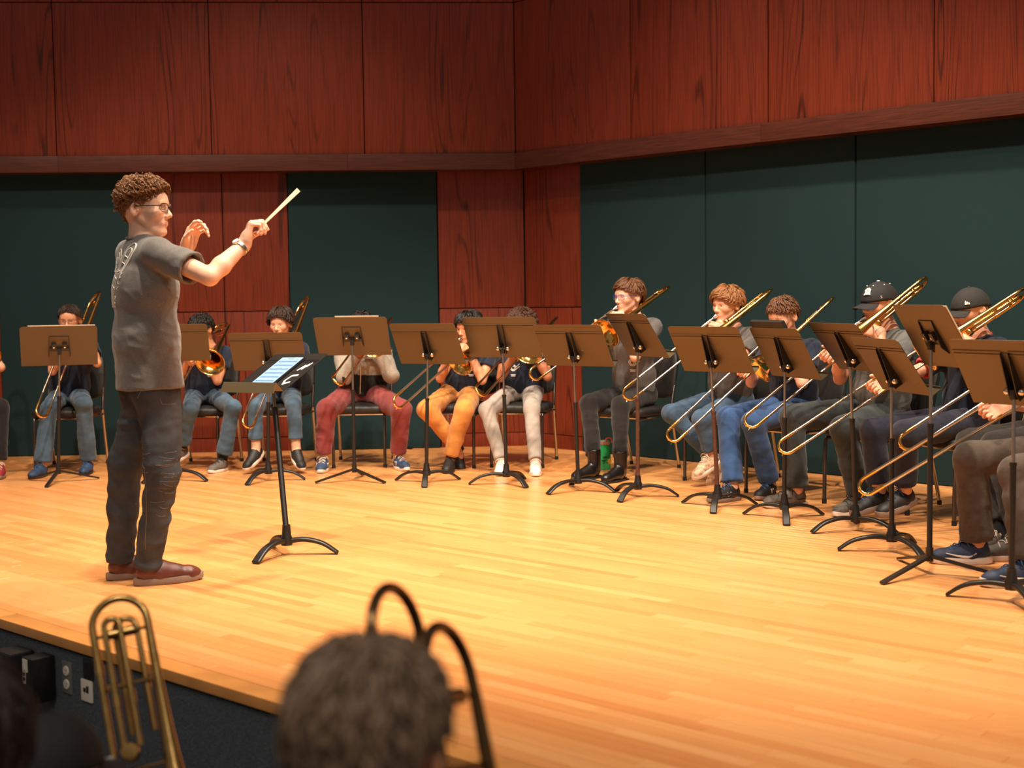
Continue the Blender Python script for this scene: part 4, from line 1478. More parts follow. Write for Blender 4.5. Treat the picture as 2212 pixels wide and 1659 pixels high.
def figure(S):
    """One person from a dict of joints. R = person's right (index 0), L = left (index 1)."""
    g = S.get('g', 1.0)
    hip, neck = V(S['hip']), V(S['neck'])
    H = S['H']; s = H['s']
    tf = unit(S['face']); tr_ = unit(np.cross(tf, (0, 0, 1)))        # torso heading, right
    trunk = unit(neck - hip)
    root = empty('person', (hip[0], hip[1], S.get('floor', 0.0)), S['label'], 'person', S.get('group'))
    skin, lips = S['skin']
    hh = S.get('h', 0.0115)
    shw = S.get('shw', 0.165) * g
    shd = S.get('shd', [V(0, 0, 0), V(0, 0, 0)])
    sh = [neck + tr_ * shw - trunk * 0.055 * g + V(shd[0]), neck - tr_ * shw - trunk * 0.055 * g + V(shd[1])]
    hw = S.get('hw', 0.082) * g
    hdz = V(0, 0, 0.085 * g) if S.get('standing') else V(0, 0, 0)
    hj = [hip + tr_ * hw - hdz, hip - tr_ * hw - hdz]
    bulk = S.get('bulk', 1.0)
    elbows, body, fine = [], [], []
    body += head_prims(H)
    hb = H['c'] + H['R'] @ (V(0, -0.030, -0.05) * s)
    body += [Cone(neck - trunk * 0.01, hb, 0.053 * s * S.get('neckw', 1), 0.046 * s * S.get('neckw', 1), 0.010 * g),
             Cone(neck - trunk * 0.03 * g, neck + trunk * 0.01, 0.07 * g, 0.05 * g, 0.04 * g, wide=tr_, wf=1.5)]
    e = V(0.14, 0.14, 0.15) * s
    fine.append((H['c'] - e - V(0, 0, 0.02 * s), H['c'] + e, S.get('h_head', 0.0053)))
    # torso core and legs (inside the clothes)
    body += [Cone(hip, neck - trunk * 0.10 * g, 0.085 * g * bulk, 0.095 * g * bulk, 0.03, wide=tr_, wf=1.35)]
    for i in (0, 1):
        W_ = V(S['wrist'][i]); 
        E_ = V(S['elbow'][i]) if S.get('elbow') and S['elbow'][i] is not None else ik(sh[i], W_, 0.27 * g, 0.245 * g, S['pole'][i])
        elbows.append(E_)
        ab = S.get('arm', 1.0)
        body += [Cone(sh[i], E_, 0.048 * g * ab, 0.036 * g * ab, 0.02 * g),
                 Cone(E_, E_ + (W_ - E_) * 0.33, 0.035 * g * ab, 0.0385 * g * ab, 0.012 * g),
                 Cone(E_ + (W_ - E_) * 0.33, W_, 0.0385 * g * ab, 0.0255 * g * ab, 0.012 * g)]
        hd = S['hand'][i]
        hp, tips, tt = hand_prims(W_, hd['d'], hd['n'], 1 if i == 0 else -1, g * S.get('hand_s', 1.0), hd.get('curl', (0.5, 0.7, 0.5)), hd.get('spread', 0.0), hd.get('thumb'), hd.get('curls'))
        body += hp
        hd['tips'] = tips + [tt]
        b0 = np.min([p.bounds()[0] for p in hp], 0) - 0.01; b1 = np.max([p.bounds()[1] for p in hp], 0) + 0.01
        fine.append((b0, b1, S.get('h_hand', 0.0042)))
        fine.append((np.minimum(E_, W_) - 0.055 * g, np.maximum(E_, W_) + 0.055 * g, S.get('h_arm', 0.0075)))
    kn, an = [V(k) for k in S['knee']], [V(a) for a in S['ankle']]
    for i in (0, 1):
        body += [Cone(hj[i], kn[i], 0.07 * g, 0.05 * g, 0.03), Cone(kn[i], an[i], 0.048 * g, 0.033 * g, 0.02),
                 Cone(an[i], an[i] - V(0, 0, 0.03) * g + unit(S['foot'][i]) * 0.05 * g, 0.035 * g, 0.03 * g, 0.02)]
    v, q = sdf_mesh(body, hh, fine)
    bo = mesh_obj('body', v, q, [skin], root)
    hw_ = lambda x, y, z: H['c'] + H['R'] @ (np.array([x, y, z]) * s)
    m_ = MB()
    for zc, zm, ym, r0 in ((-0.0660, -0.0618, 0.0955, 0.0040), (-0.0672, -0.0717, 0.0937, 0.0048)):
        pts = spline([hw_(-0.0225, 0.0835, zc), hw_(-0.011, 0.0925, (zc + zm) / 2 - 0.0003), hw_(0, ym, zm), hw_(0.011, 0.0925, (zc + zm) / 2 - 0.0003), hw_(0.0225, 0.0835, zc)], 4)
        n_ = len(pts)
        m_.tube(pts, [r0 * s * (0.25 + 0.75 * math.sin(math.pi * k / (n_ - 1)) ** 0.7) for k in range(n_)], 8)
    m_.build('lips', lips, root)
    root['_skin'] = skin.name
    face_parts(H, root, S['brow'], S.get('iris'), S.get('gaze', (0, 0)))
    del root['_skin']

    # ---- shirt
    sm = S['shirt']
    sd = S.get('seed', 1)
    stand = S.get('standing', False)
    hem_drop = S.get('hem', 0.0)
    low = hip - trunk * hem_drop + tf * S.get('hem_f', 0.01)
    chest = hip + (neck - hip) * 0.66 + tf * 0.012 * g
    waist = hip + (neck - hip) * 0.28 + tf * S.get('belly', 0.012) * g
    wd = S.get('width', 1.0) * bulk
    P = [Cone(low, waist, 0.112 * g * bulk, 0.108 * g * bulk, 0.05 * g, wide=tr_, wf=1.42 * S.get('width', 1.0), flat_a=True),
         Cone(waist, chest, 0.108 * g * bulk, 0.112 * g * bulk, 0.05 * g, wide=tr_, wf=1.40 * S.get('width', 1.0)),
         Cone(chest, neck - trunk * 0.085 * g, 0.112 * g * bulk, 0.078 * g * bulk, 0.05 * g, wide=tr_, wf=1.55),
         Cone(sh[0] - tr_ * 0.01 * g + trunk * 0.010 * g, sh[1] + tr_ * 0.01 * g + trunk * 0.010 * g, 0.055 * g, 0.055 * g, 0.05 * g),
         Cone(neck - trunk * 0.075 * g, neck - trunk * 0.005 * g, 0.088 * g, 0.060 * g, 0.035 * g, wide=tr_, wf=1.25)]
    sl = S.get('sleeve', 0.52)
    if stand:
        bk = -tf * 0.018
        P[0] = Cone(low + bk, waist + bk, 0.138 * g * bulk, 0.124 * g * bulk, 0.05 * g, wide=tr_, wf=S.get('hemw', 1.42), flat_a=True)
        P[1] = Cone(waist + bk, chest + bk, 0.124 * g * bulk, 0.124 * g * bulk, 0.05 * g, wide=tr_, wf=1.36)
        P[2] = Cone(chest + bk, neck - trunk * 0.085 * g + bk, 0.124 * g * bulk, 0.090 * g * bulk, 0.05 * g, wide=tr_, wf=1.5)
    sf = S.get('sleeve_fold', 0.0035)
    for i in (0, 1):
        E_, W_ = elbows[i], V(S['wrist'][i])
        if sl <= 1.0:
            end = sh[i] + (E_ - sh[i]) * sl
            P += [Cone(sh[i], end, 0.060 * g * S.get('arm', 1), S.get('cuff', 0.061) * g * S.get('arm', 1), 0.035 * g, flat_b=True, fold=(sf, 0.06, 0.1, 1.1, sd + i))]
        else:
            P += [Cone(sh[i], E_, 0.064 * g, 0.056 * g, 0.035 * g, fold=(0.005, 0.07, 0.0, 1.3, sd + i)),
                  Cone(E_, E_ + (W_ - E_) * 0.88, 0.056 * g, 0.040 * g, 0.03 * g, flat_b=True, fold=(0.005, 0.05, -0.2, 1.2, sd + 3 + i))]
    # neck opening and sleeve openings
    P += [Cone(neck - trunk * 0.012 * g + tf * 0.008, hb, 0.061 * s, 0.064 * s, 0.004, sub=True)]
    if sl <= 1.0:
        for i in (0, 1):
            end = sh[i] + (elbows[i] - sh[i]) * sl; dd = unit(elbows[i] - sh[i])
            P += [Cone(end - dd * 0.03 * g, end + dd * 0.05, (S.get('cuff', 0.061) - S.get('wall', 0.012)) * g, (S.get('cuff', 0.061) - S.get('wall', 0.012) + 0.002) * g, 0.003, sub=True)]
    # the lap: cloth stops on top of the thighs
    nz = S.get('wr', 0.006)
    sv = V(sd * 3.1, sd * 1.7, sd * 2.3)
    Rt = np.array([tr_, tf, (0, 0, 1)]).T
    def wrinkle(Pn):
        L = (Pn - hip) @ Rt
        n1 = vnoise(L * V(9, 9, 15) + sv); n2 = vnoise((L + 0.3 * L[:, [2, 0, 1]]) * V(16, 16, 30) + sv * 2)
        r1 = 1 - np.abs(n2) * 2
        return nz * 0.7 * n1 - nz * 0.5 * np.clip(r1, 0, 1)
    v, q = sdf_mesh(P, S.get('h_cloth', 0.0098), noise=wrinkle, smooth=1)
    so = mesh_obj('shirt' if not S.get('shirt_name') else S['shirt_name'], v, q, sm, root)
    if S.get('shirt_label'): so['label'] = S['shirt_label']
    if S.get('sleeve_mat') is not None:
        so.data.materials.append(S['sleeve_mat'])
        ct = v[q].mean(1); mi = np.zeros(len(q), np.int32)
        for i in S.get('sleeve_sides', (0, 1)):
            ab = elbows[i] - sh[i]; t = ((ct - sh[i]) @ ab) / (ab @ ab)
            d1 = np.linalg.norm(ct - (sh[i] + np.clip(t, 0, 1)[:, None] * ab), axis=1)
            m1 = (t > S.get('sleeve_from', 0.12)) & (d1 < 0.085 * g) & (np.abs((ct - hip) @ tr_) > shw * 0.72)
            fb = V(S['wrist'][i]) - elbows[i]; t2 = ((ct - elbows[i]) @ fb) / (fb @ fb)
            d2 = np.linalg.norm(ct - (elbows[i] + np.clip(t2, 0, 1)[:, None] * fb), axis=1)
            mi[m1 | ((t2 > -0.1) & (d2 < 0.062 * g))] = 1
        mi[((ct - neck) @ trunk) > S.get('yoke_z', -0.12) * g] = 1 if S.get('yoke') else mi[((ct - neck) @ trunk) > S.get('yoke_z', -0.12) * g]
        if len(so.data.polygons) == len(q): so.data.polygons.foreach_set('material_index', mi)
    # collar ring
    if S.get('collar', True):
        m_ = MB(); cc = neck + trunk * 0.006 * g; ax = unit(hb - neck)
        u_ = perp(tf, ax); w_ = np.cross(ax, u_)
        m_.tube([cc + ax * 0.004 + u_ * math.cos(a) * 0.066 * s + w_ * math.sin(a) * 0.066 * s - ax * 0.016 * math.cos(a) for a in np.linspace(0, 2 * math.pi, 25)], S.get('collar_r', 0.0065) * s, 8, caps=False)
        m_.build('collar', S.get('collar_mat') or (sm[0] if isinstance(sm, (list, tuple)) else sm), so)

    # ---- trousers
    tm = S['pants']
    tr2 = S.get('leg_r', [(0.088, 0.068), (0.066, 0.056)])
    P = []
    if stand:
        P += [Cone(hip + V(0, 0, 0.02) * g, hip - V(0, 0, 0.04) * g, 0.094 * g, 0.100 * g, 0.03, wide=tr_, wf=1.36)]
        for i in (0, 1):
            P += [Ell(hip + tr_ * (0.075 if i == 0 else -0.075) * g - tf * 0.040 * g - V(0, 0, 0.06) * g, V(0.082, 0.082, 0.090) * g, None, 0.03)]
    else:
        P += [Cone(hip + tr_ * 0.05 * g + V(0, 0, 0.01), hip - tr_ * 0.05 * g + V(0, 0, 0.01), 0.105 * g * bulk, 0.105 * g * bulk, 0.03)]
    cuf = S.get('cuff_at', [0.93, 0.93])
    fo = S.get('knee_fold', 0.004)
    for i in (0, 1):
        (a0, a1), (b0, b1) = tr2
        P += [Cone(hj[i], kn[i], a0 * g, a1 * g, 0.035 * g, fold=(fo, 0.055, 0.05, 1.3, sd + 11 + i)),
              Cone(kn[i], kn[i] + (an[i] - kn[i]) * cuf[i], b0 * g, b1 * g, 0.025 * g, flat_b=True, fold=(fo * 1.1, 0.05, S.get('shin_fold', (-0.3, 1.2))[0], S.get('shin_fold', (-0.3, 1.2))[1], sd + 5 + i))]
    def wr2(Pn):
        L = Pn - hip
        return 0.0035 * vnoise(L * 13 + sv) - 0.0025 * np.clip(1 - np.abs(vnoise(L * V(22, 22, 34) + sv)) * 2.2, 0, 1)
    if not stand:
        # flat where the chair carries them
        P += [Slab(hip - V(0, 0, 0.5) , V(0.21, 0.21, 0.5 - (hip[2] - S.get('floor', 0) - 0.468)), None, 0.001, 0.02, sub=True)] if S.get('seat_cut', True) else []
    v, q = sdf_mesh(P, S.get('h_cloth', 0.0098), noise=wr2, smooth=1)
    po = mesh_obj('trousers', v, q, tm, root)
    if S.get('pants_label'): po['label'] = S['pants_label']

    # ---- socks and shoes
    for i in (0, 1):
        if S.get('sock') is not None:
            m_ = MB(); d_ = unit(kn[i] - an[i])
            m_.tube([an[i] - d_ * 0.03 * g, an[i] + d_ * 0.03 * g, an[i] + d_ * S.get('sock_h', 0.10) * g], [0.040 * g, 0.0385 * g, 0.043 * g], 14)
            m_.build('sock', S['sock'], root)
        shoe(root, an[i], S['foot'][i], g * S.get('shoe_s', 1.0), S['shoes'])

    if S.get('cap'):
        S['cap_obj'] = cap(H, S['cap'], root, S.get('brim'))
    if S.get('hair'):
        S['hair'](H, root)
    if S.get('glasses'):
        spectacles(H, S['glasses'], root)
    S.update(root=root, shirt_obj=so, sh=sh, elbows=elbows, tr=tr_, tf=tf, trunk=trunk, pants_obj=po)
    return S

# ------------------------------------------------------------------ wardrobe
SK_FAIR = skin_mat('fair', (226, 168, 138), (198, 128, 108))
SK_PALE = skin_mat('pale', (232, 180, 152), (208, 140, 118))
SK_TAN = skin_mat('tan', (196, 132, 96), (160, 88, 72))
SK_WARM = skin_mat('warm', (210, 148, 112), (180, 112, 92))
SK_DEEP = skin_mat('deep', (168, 108, 78), (140, 80, 66))


def hairm(name, rgb, rough=0.5):
    return mat('hair_' + name, srgb(*rgb), rough, noise=0.35, nscale=55, bump=0.5, bscale=220, spec=0.4)


HR_BLACK = hairm('black', (30, 24, 22), 0.4)
HR_DARK = hairm('dark_brown', (52, 34, 26))
HR_BROWN = hairm('brown', (98, 62, 38))
HR_LIGHT = hairm('light_brown', (138, 90, 52))
HR_CURLY = hairm('curly_brown', (84, 54, 40))
HR_COND = hairm('curly_auburn', (124, 80, 44))
M_NAVY = cloth('navy_cotton', (34, 42, 60))
M_CHAR = cloth('charcoal_heather', (94, 91, 90), noise=0.22, ns=220)
M_GREYT = cloth('grey_heather', (96, 98, 98), noise=0.2, ns=220)
M_HOODG = cloth('grey_fleece', (150, 140, 128), noise=0.25, ns=180)
M_HOODB = cloth('black_fleece', (30, 29, 31))
M_RED = cloth('red_cotton', (196, 60, 52))
M_JEAN = cloth('blue_denim', (70, 92, 112), noise=0.28, ns=9, bump=0.35, bs=160)
M_JEAN2 = cloth('mid_blue_denim', (62, 84, 108), noise=0.25, ns=9, bump=0.35, bs=160)
M_JEAND = cloth('dark_denim', (52, 58, 60), noise=0.3, ns=8, bump=0.4, bs=160)
M_BLUEP = cloth('blue_twill', (52, 80, 124), noise=0.12, ns=12)
M_MAROON = cloth('maroon_twill', (128, 58, 58), noise=0.15, ns=12)
M_TAN = cloth('tan_canvas', (196, 132, 66), noise=0.12, ns=12)
M_GREYJ = cloth('grey_denim', (156, 146, 138), noise=0.2, ns=10)
M_BLKP = cloth('black_stretch', (30, 27, 28), noise=0.12)
M_NAVYP = cloth('dark_navy_track', (38, 40, 54), noise=0.1)
M_BRNP = cloth('brown_grey_sweats', (78, 68, 60), noise=0.15, ns=30)
M_DKP = cloth('black_chino', (40, 36, 34), noise=0.12)
M_WHITE = mat('white_rubber', srgb(222, 206, 192), 0.6)
M_SOLEG = mat('grey_rubber', srgb(132, 112, 100), 0.65)
M_SOLEB = mat('black_sole', srgb(24, 23, 22), 0.6)
M_SOLER = mat('red_sole', srgb(196, 74, 48), 0.6)
M_SH_BLK = mat('shoe_black', srgb(26, 25, 26), 0.6, noise=0.2, nscale=60)
M_SH_GRY = mat('shoe_grey', srgb(92, 84, 78), 0.7, noise=0.25, nscale=90)
M_SH_BLU = mat('shoe_blue', srgb(44, 66, 98), 0.65, noise=0.25, nscale=90)
M_SH_NVY = mat('shoe_navy', srgb(36, 50, 78), 0.65, noise=0.2, nscale=90)
M_SH_WHT = mat('shoe_white', srgb(232, 214, 206), 0.6, noise=0.05)
M_SH_RED = mat('shoe_red', srgb(142, 34, 42), 0.75, noise=0.2, nscale=50)
M_SH_FLO = mat('shoe_floral', srgb(206, 170, 140), 0.7, noise=0.65, nscale=38)
M_BOOT = mat('boot_leather', srgb(22, 20, 20), 0.3, coat=0.2)
M_BRNLEA = mat('brown_leather', srgb(90, 42, 32), 0.42, noise=0.2, nscale=25, bump=0.12, bscale=200)
M_LACEW = mat('lace_pale', srgb(214, 190, 170), 0.8)
M_LACEK = mat('lace_dark', srgb(40, 40, 44), 0.8)
M_LACEB = mat('lace_blue', srgb(52, 92, 138), 0.8)
M_PRINT = mat('white_print', srgb(228, 222, 214), 0.8)
M_SOCKW = cloth('sock_tan', (196, 160, 130))
M_SOCKB = cloth('sock_black', (26, 26, 28))
M_GLBLUE = mat('glasses_blue', srgb(44, 66, 170), 0.3)
M_GLBLK = mat('glasses_black', srgb(22, 20, 20), 0.3)
M_GLSIL = mat('glasses_silver', (0.6, 0.58, 0.55, 1), 0.25, metal=1.0)

SHOE = dict(
    grey_blue=dict(upper=M_SH_BLU, sole=M_SOLEB, laces=M_LACEB), grey=dict(upper=M_SH_GRY, sole=M_WHITE, laces=M_LACEK),
    slip=dict(upper=M_SH_BLK, sole=M_WHITE), blue=dict(upper=M_SH_BLU, sole=M_WHITE, laces=M_LACEW, stripe=M_WHITE, mark='N'),
    black=dict(upper=M_SH_BLK, sole=M_SOLEB), white=dict(upper=M_SH_WHT, sole=M_SH_WHT, laces=M_WHITE, stripe=M_SH_BLK, mark='bars'),
    boot=dict(upper=M_BOOT, sole=M_SOLEB, boot=True, heel=True, collar=0.13, thick=0.014), floral=dict(upper=M_SH_FLO, sole=M_WHITE, laces=M_WHITE),
    nb=dict(upper=M_SH_BLK, sole=M_SOLEG, laces=M_LACEB, stripe=M_WHITE, mark='N'), greyr=dict(upper=M_SH_GRY, sole=M_WHITE, laces=M_LACEK, stripe=M_SH_BLK, mark='side'),
    dark_blue=dict(upper=M_SH_BLK, sole=M_SOLEG, laces=M_LACEB, thick=0.03), canvas=dict(upper=M_SH_GRY, sole=M_WHITE, laces=M_WHITE),
    swoosh=dict(upper=M_SH_NVY, sole=M_WHITE, laces=M_LACEB, stripe=M_WHITE, mark='swoosh', thick=0.03), red=dict(upper=M_SH_RED, sole=M_SOLEG, laces=M_LACEW),
    loafer=dict(upper=M_BRNLEA, sole=M_SOLEG, L=0.30, collar=0.09, thick=0.028))


def lim_of(front, side, back, asym=0.0):
    def f(ph):
        ph = (ph + math.pi) % (2 * math.pi) - math.pi
        a = abs(ph)
        sm = lambda t: t * t * (3 - 2 * t)
        if a < math.pi / 2:
            v = front + (side - front) * sm(a / (math.pi / 2))
        else:
            v = side + (back - side) * sm((a - math.pi / 2) / (math.pi / 2))
        return v + asym * math.sin(ph) * (1 if a < math.pi / 2 else 0)
    return f


def hair_short(m, seed, front=1.05, side=1.62, back=2.3, th=0.010, locks=260):
    return lambda H, r: hair_shell(H, lim_of(front, side, back), lambda t, p: th * (1 - 0.35 * min(1, t / 2)), 'hair', m, r, seed, locks * 3, 0.42, 0.0036, lift=0.004, tip_out=0.004)


def hair_mop(m, seed, front=1.35, side=1.85, back=2.45, th=0.020, sweep=0.0, asym=0.0, locks=340):
    return lambda H, r: hair_shell(H, lim_of(front, side, back, asym), lambda t, p: th * (1 - 0.2 * min(1, t / 2)), 'hair', m, r, seed, locks * 2, 0.8, 0.0050, front_sweep=sweep, lift=0.007, tip_out=0.005)


def hair_curly(m, seed, front=1.1, side=1.75, back=2.3, th=0.030, locks=1000, c=0.014, lw=0.0031):
    return lambda H, r: hair_shell(H, lim_of(front, side, back), lambda t, p: th * (1.0 - 0.25 * min(1, t / 2)), 'hair', m, r, seed, locks, 0.18, lw, curl=c, lift=0.004, rough=0.012)


def hair_tied(m, seed):
    def f(H, r):
        o = hair_shell(H, lim_of(0.98, 1.55, 2.3), lambda t, p: 0.008, 'hair', m, r, seed, 800, 0.6, 0.0026, lift=0.002)
        s, R, c = H['s'], H['R'], H['c']
        w = lambda x, y, z: c + R @ (np.array([x, y, z]) * s)
        t = MB(); t.tube(spline([w(0, -0.10, 0.03), w(0, -0.135, 0.02), w(0.005, -0.145, -0.05), w(0.005, -0.125, -0.12)], 5), [0.018 * s] * 6 + [0.024 * s] * 5 + [0.016 * s, 0.012 * s, 0.008 * s, 0.004 * s, 0.003 * s], 10)
        t.build('ponytail', m, r)
        return o
    return f


def atz(px, z, Y):
    x = (px - CAM_CX) / CAM_F * Y
    for _ in range(4):
        x += (px - project((x, Y, z))[0]) / CAM_F * Y
    return V(x, Y, z)


def ray_reach(px, py, M, L, near=True):
    """Point on the line of sight (px,py) at distance L from M."""
    o = V(0, 0, CAM_H); d = unit(at(px, py, 5.0) - o)
    b = float(np.dot(d, M - o)); c = float(np.dot(M - o, M - o) - L * L)
    disc = b * b - c
    t = b if disc <= 0 else (b - math.sqrt(disc) if near else b + math.sqrt(disc))
    return o + d * t


def player(head, hf, hip, knees, feet, bow, L, label, wear, face=None, g=0.9, hs=0.94, near=True, tb=None, tilt=0.0, chair_lbl=None,
           chair_face=None, neck=None, htilt=0.0, tb_label=None, jaw=1.0, hipz=0.535, chair_back=None, elbow=None, pole=None, bowY=None):
    hc = at(*head)
    H = head_frame(hc, hf, hs, htilt, jaw=jaw)
    M = hc + H['R'] @ (V(0, 0.108, -0.066) * hs)
    B = at(bow[0], bow[1], bowY) if bowY else ray_reach(bow[0], bow[1], M, L, near)
    # keep to the length of the instrument when the sight line misses it
    tb = dict(tb or {})
    T = trombone(M, B, tb_label, **tb)
    if face is None:
        face = unit(V(hf[0], hf[1], 0))
    face = unit(V(face[0], face[1], 0))
    hipp = atz(hip[0], hipz, hip[1])
    nk = hc + H['R'] @ (V(0, -0.030, -0.10) * hs) + V(0, 0, -0.072) * hs - face * 0.02 if neck is None else at(*neck)
    kn = [at(*k) for k in knees]
    an, ft = [], []
    for fspec in feet:
        if fspec[0] == 'floor':
            p = on_floor(fspec[1], fspec[2]); p[2] = 0.085 * g * wear.get('shoe_s', 1.0)
            an.append(p); ft.append(V(fspec[3][0], fspec[3][1], 0))
        else:
            an.append(at(fspec[1], fspec[2], fspec[3])); ft.append(V(fspec[4]))
    a, u, l = T['a'], T['u'], T['l']
    # right hand on the slide brace, left hand under the bell brace
    hb_ = T['pt'](0.19 + T['ext'], 0, -T['SP'] * 0.5)
    wr = hb_ - a * 0.075 * g - l * 0.035 * g - u * 0.004
    hl_ = T['pt'](0.06, 0.012, -T['SP'] * 0.55)
    wl_ = hl_ - u * 0.085 * g + l * 0.030 * g - a * 0.035 * g
    tr_ = unit(np.cross(face, (0, 0, 1)))
    pole = pole or [V(0, 0, -1) + tr_ * 0.55 - face * 0.2, V(0, 0, -1) - tr_ * 0.55 - face * 0.1]
    S = dict(g=g, hip=hipp, neck=nk, H=H, face=face, label=label, wrist=[wr, wl_], pole=pole, elbow=elbow,
             hand=[dict(d=a * 0.85 + l * 0.35, n=l, curl=(0.55, 1.0, 0.7)), dict(d=u * 0.85 + a * 0.45 - l * 0.1, n=-l, curl=(0.75, 1.0, 0.6))],
             knee=kn, ankle=an, foot=ft, group='trombone players on stage')
    S.update(wear)
    figure(S)
    S['T'] = T
    cf = unit(V(*(chair_face or (face[0], face[1])), 0)) if chair_face else face
    if chair_lbl:
        # seat under the hips, a little forward of the hip joints
        cp = hipp + cf * 0.075
        chair((cp[0], cp[1]), cf, chair_lbl, **(chair_back or {}))
    return S


def wearing(skin, hair, brow, shirt, pants, shoes, **k):
    d = dict(skin=skin, hair=hair, brow=brow, shirt=shirt, pants=pants, shoes=SHOE[shoes])
    d.update(k)
    return d

# ------------------------------------------------------------------ music stands in place (surveyed)
MS = {}
def stand(key, *a, **k):
    MS[key] = music_stand(*a, **k)
PI = math.pi
stand('S1', (-3.167, 9.295), (0.028, 0.025), 0.949, 0.318, 0.519, 'tripod', 'straight-legged tripod music stand before the player with tied-back hair', bracket='plate', legrot=-PI / 2 + 0.03)
stand('S2', (-2.354, 9.308), (-0.003, 0), 0.96, 0.118, 0.617, 'arched', 'music stand half hidden directly behind the conductor', legrot=-0.35)
stand('S3', (-1.692, 9.219), (0.013, 0.024), 0.892, -0.033, 0.574, 'arched', 'low worn music stand seen above the tablet stand', legrot=-2.0)
stand('S4', (-1.09, 9.158), (0.001, 0.04), 0.991, -0.08, 0.59, 'tripod', 'straight-legged tripod music stand in front of the maroon trousers', bracket='plate', legrot=PI / 2 - 0.1)
stand('S5', (-0.585, 9.016), (0.019, 0.001), 0.938, -0.474, 0.503, 'arched', 'music stand in front of the player in tan trousers', legrot=-PI / 2)
stand('S6', (-0.046, 8.895), (-0.014, 0.003), 0.978, -0.325, 0.547, 'arched', 'music stand in front of the curly-haired player in grey jeans', legrot=-PI / 2 + 0.55)
stand('S7', (0.414, 8.529), (-0.022, 0.025), 0.93, -0.602, 0.564, 'arched', 'music stand between white sneakers and black ankle boots', legrot=PI + 0.65)
stand('S8', (0.769, 8.237), (0.001, 0.029), 0.999, -1.16, 0.565, 'arched', 'red-brown posted music stand right of the green bottle', lower=M_RUST, legrot=-PI / 2 - 0.55)
stand('S9', (1.193, 7.795), (-0.037, 0.018), 0.923, -0.798, 0.547, 'arched', 'rusty posted music stand in front of the floral shoes', lower=M_RUST, legrot=-PI / 2 - 0.25)
stand('S10', (1.498, 7.373), (0.004, 0.019), 0.916, -1.226, 0.504, 'arched', 'music stand with a black binder in front of the blue trousers', legrot=-PI / 2 - 0.15)
stand('S11', (1.785, 6.951), (-0.04, 0.02), 0.961, -1.3, 0.66, 'arched', 'music stand directly below the black cap with white emblem', legrot=PI + 0.25)
stand('S12', (1.81, 6.373), (-0.009, 0.02), 0.893, -1.39, 0.595, 'arched', 'low music stand left of the tallest tripod stand', legrot=-PI / 2 + 0.35)
stand('S13', (1.825, 5.84), (0.03, 0.06), 1.047, -1.42, 0.521, 'tripod', 'tallest straight-legged tripod music stand beside the dark cap', bracket='plate', legrot=PI / 2 + 0.12, leg_len=0.30)
stand('S14', (1.985, 5.3), (0.012, 0.04), 0.912, -1.0, 0.56, 'arched', 'nearest music stand at the right edge of the picture', legrot=-PI / 2 + 0.02)

# ------------------------------------------------------------------ players
P = {}
GR = 'trombone players on stage'
P[1] = player((150, 691, 10.0), (0.10, -0.98, -0.12), (150, 10.12), [(106, 882, 9.68), (180, 872, 9.66)],
              [('floor', 92, 1029, (-0.15, -1)), ('floor', 192, 1021, (0.05, -1))], (75, 893), 0.82,
              'seated player with tied-back dark hair and glasses at far left', face=(0.05, -1), g=0.87, hs=0.92,
              wear=wearing(SK_WARM, hair_tied(HR_DARK, 1), HR_DARK, M_NAVY, M_JEAN, 'grey_blue', glasses=M_GLSIL, leg_r=[(0.089, 0.066), (0.064, 0.070)], seed=3, bulk=1.02),
              chair_lbl='black padded chair under the player with tied-back hair', tb=dict(roll=0.75), tb_label='brass trombone held by the player with tied-back hair')
P[2] = player((434, 712, 10.0), (-0.55, -0.8, -0.35), (440, 10.15), [(412, 880, 9.72), (503, 880, 9.72)],
              [('air', 393, 968, 9.88, (-0.5, -0.8, -0.25)), ('floor', 482, 1017, (-0.35, -0.9))], (352, 862), 0.84,
              'seated boy with cropped black hair behind the conductor', face=(-0.1, -1), g=0.86, hs=0.9,
              wear=wearing(SK_WARM, hair_short(HR_BLACK, 2, th=0.012), HR_BLACK, M_NAVY, M_JEAN, 'grey', sock=M_SOCKB, cuff_at=[0.85, 0.85], leg_r=[(0.087, 0.064), (0.061, 0.064)], seed=5),
              chair_lbl='black padded chair under the boy behind the conductor', tb=dict(roll=0.35), tb_label='brass trombone of the boy behind the conductor')
P[3] = player((606, 699, 10.0), (-0.18, -0.95, -0.12), (608, 10.12), [(552, 882, 9.7), (634, 874, 9.7)],
              [('air', 553, 970, 9.68, (-0.45, -0.75, -0.50)), ('air', 640, 970, 9.68, (0.45, -0.75, -0.50))], (521, 915), 0.90,
              'seated boy with dark brown mop of hair and bare ankles', face=(-0.05, -1), g=0.86, hs=0.92,
              wear=wearing(SK_FAIR, hair_mop(HR_DARK, 3, front=1.05, side=1.72, back=2.3, th=0.022), HR_DARK, M_NAVY, M_JEAN, 'slip', sock=M_SOCKW, sock_h=0.2, cuff_at=[0.78, 0.78], leg_r=[(0.085, 0.064), (0.059, 0.058)], seed=7),
              chair_lbl='black padded chair under the boy with mop of hair', tb=dict(roll=0.75, slide_mat=M_SILVER), tb_label='brass trombone of the boy with mop of hair')
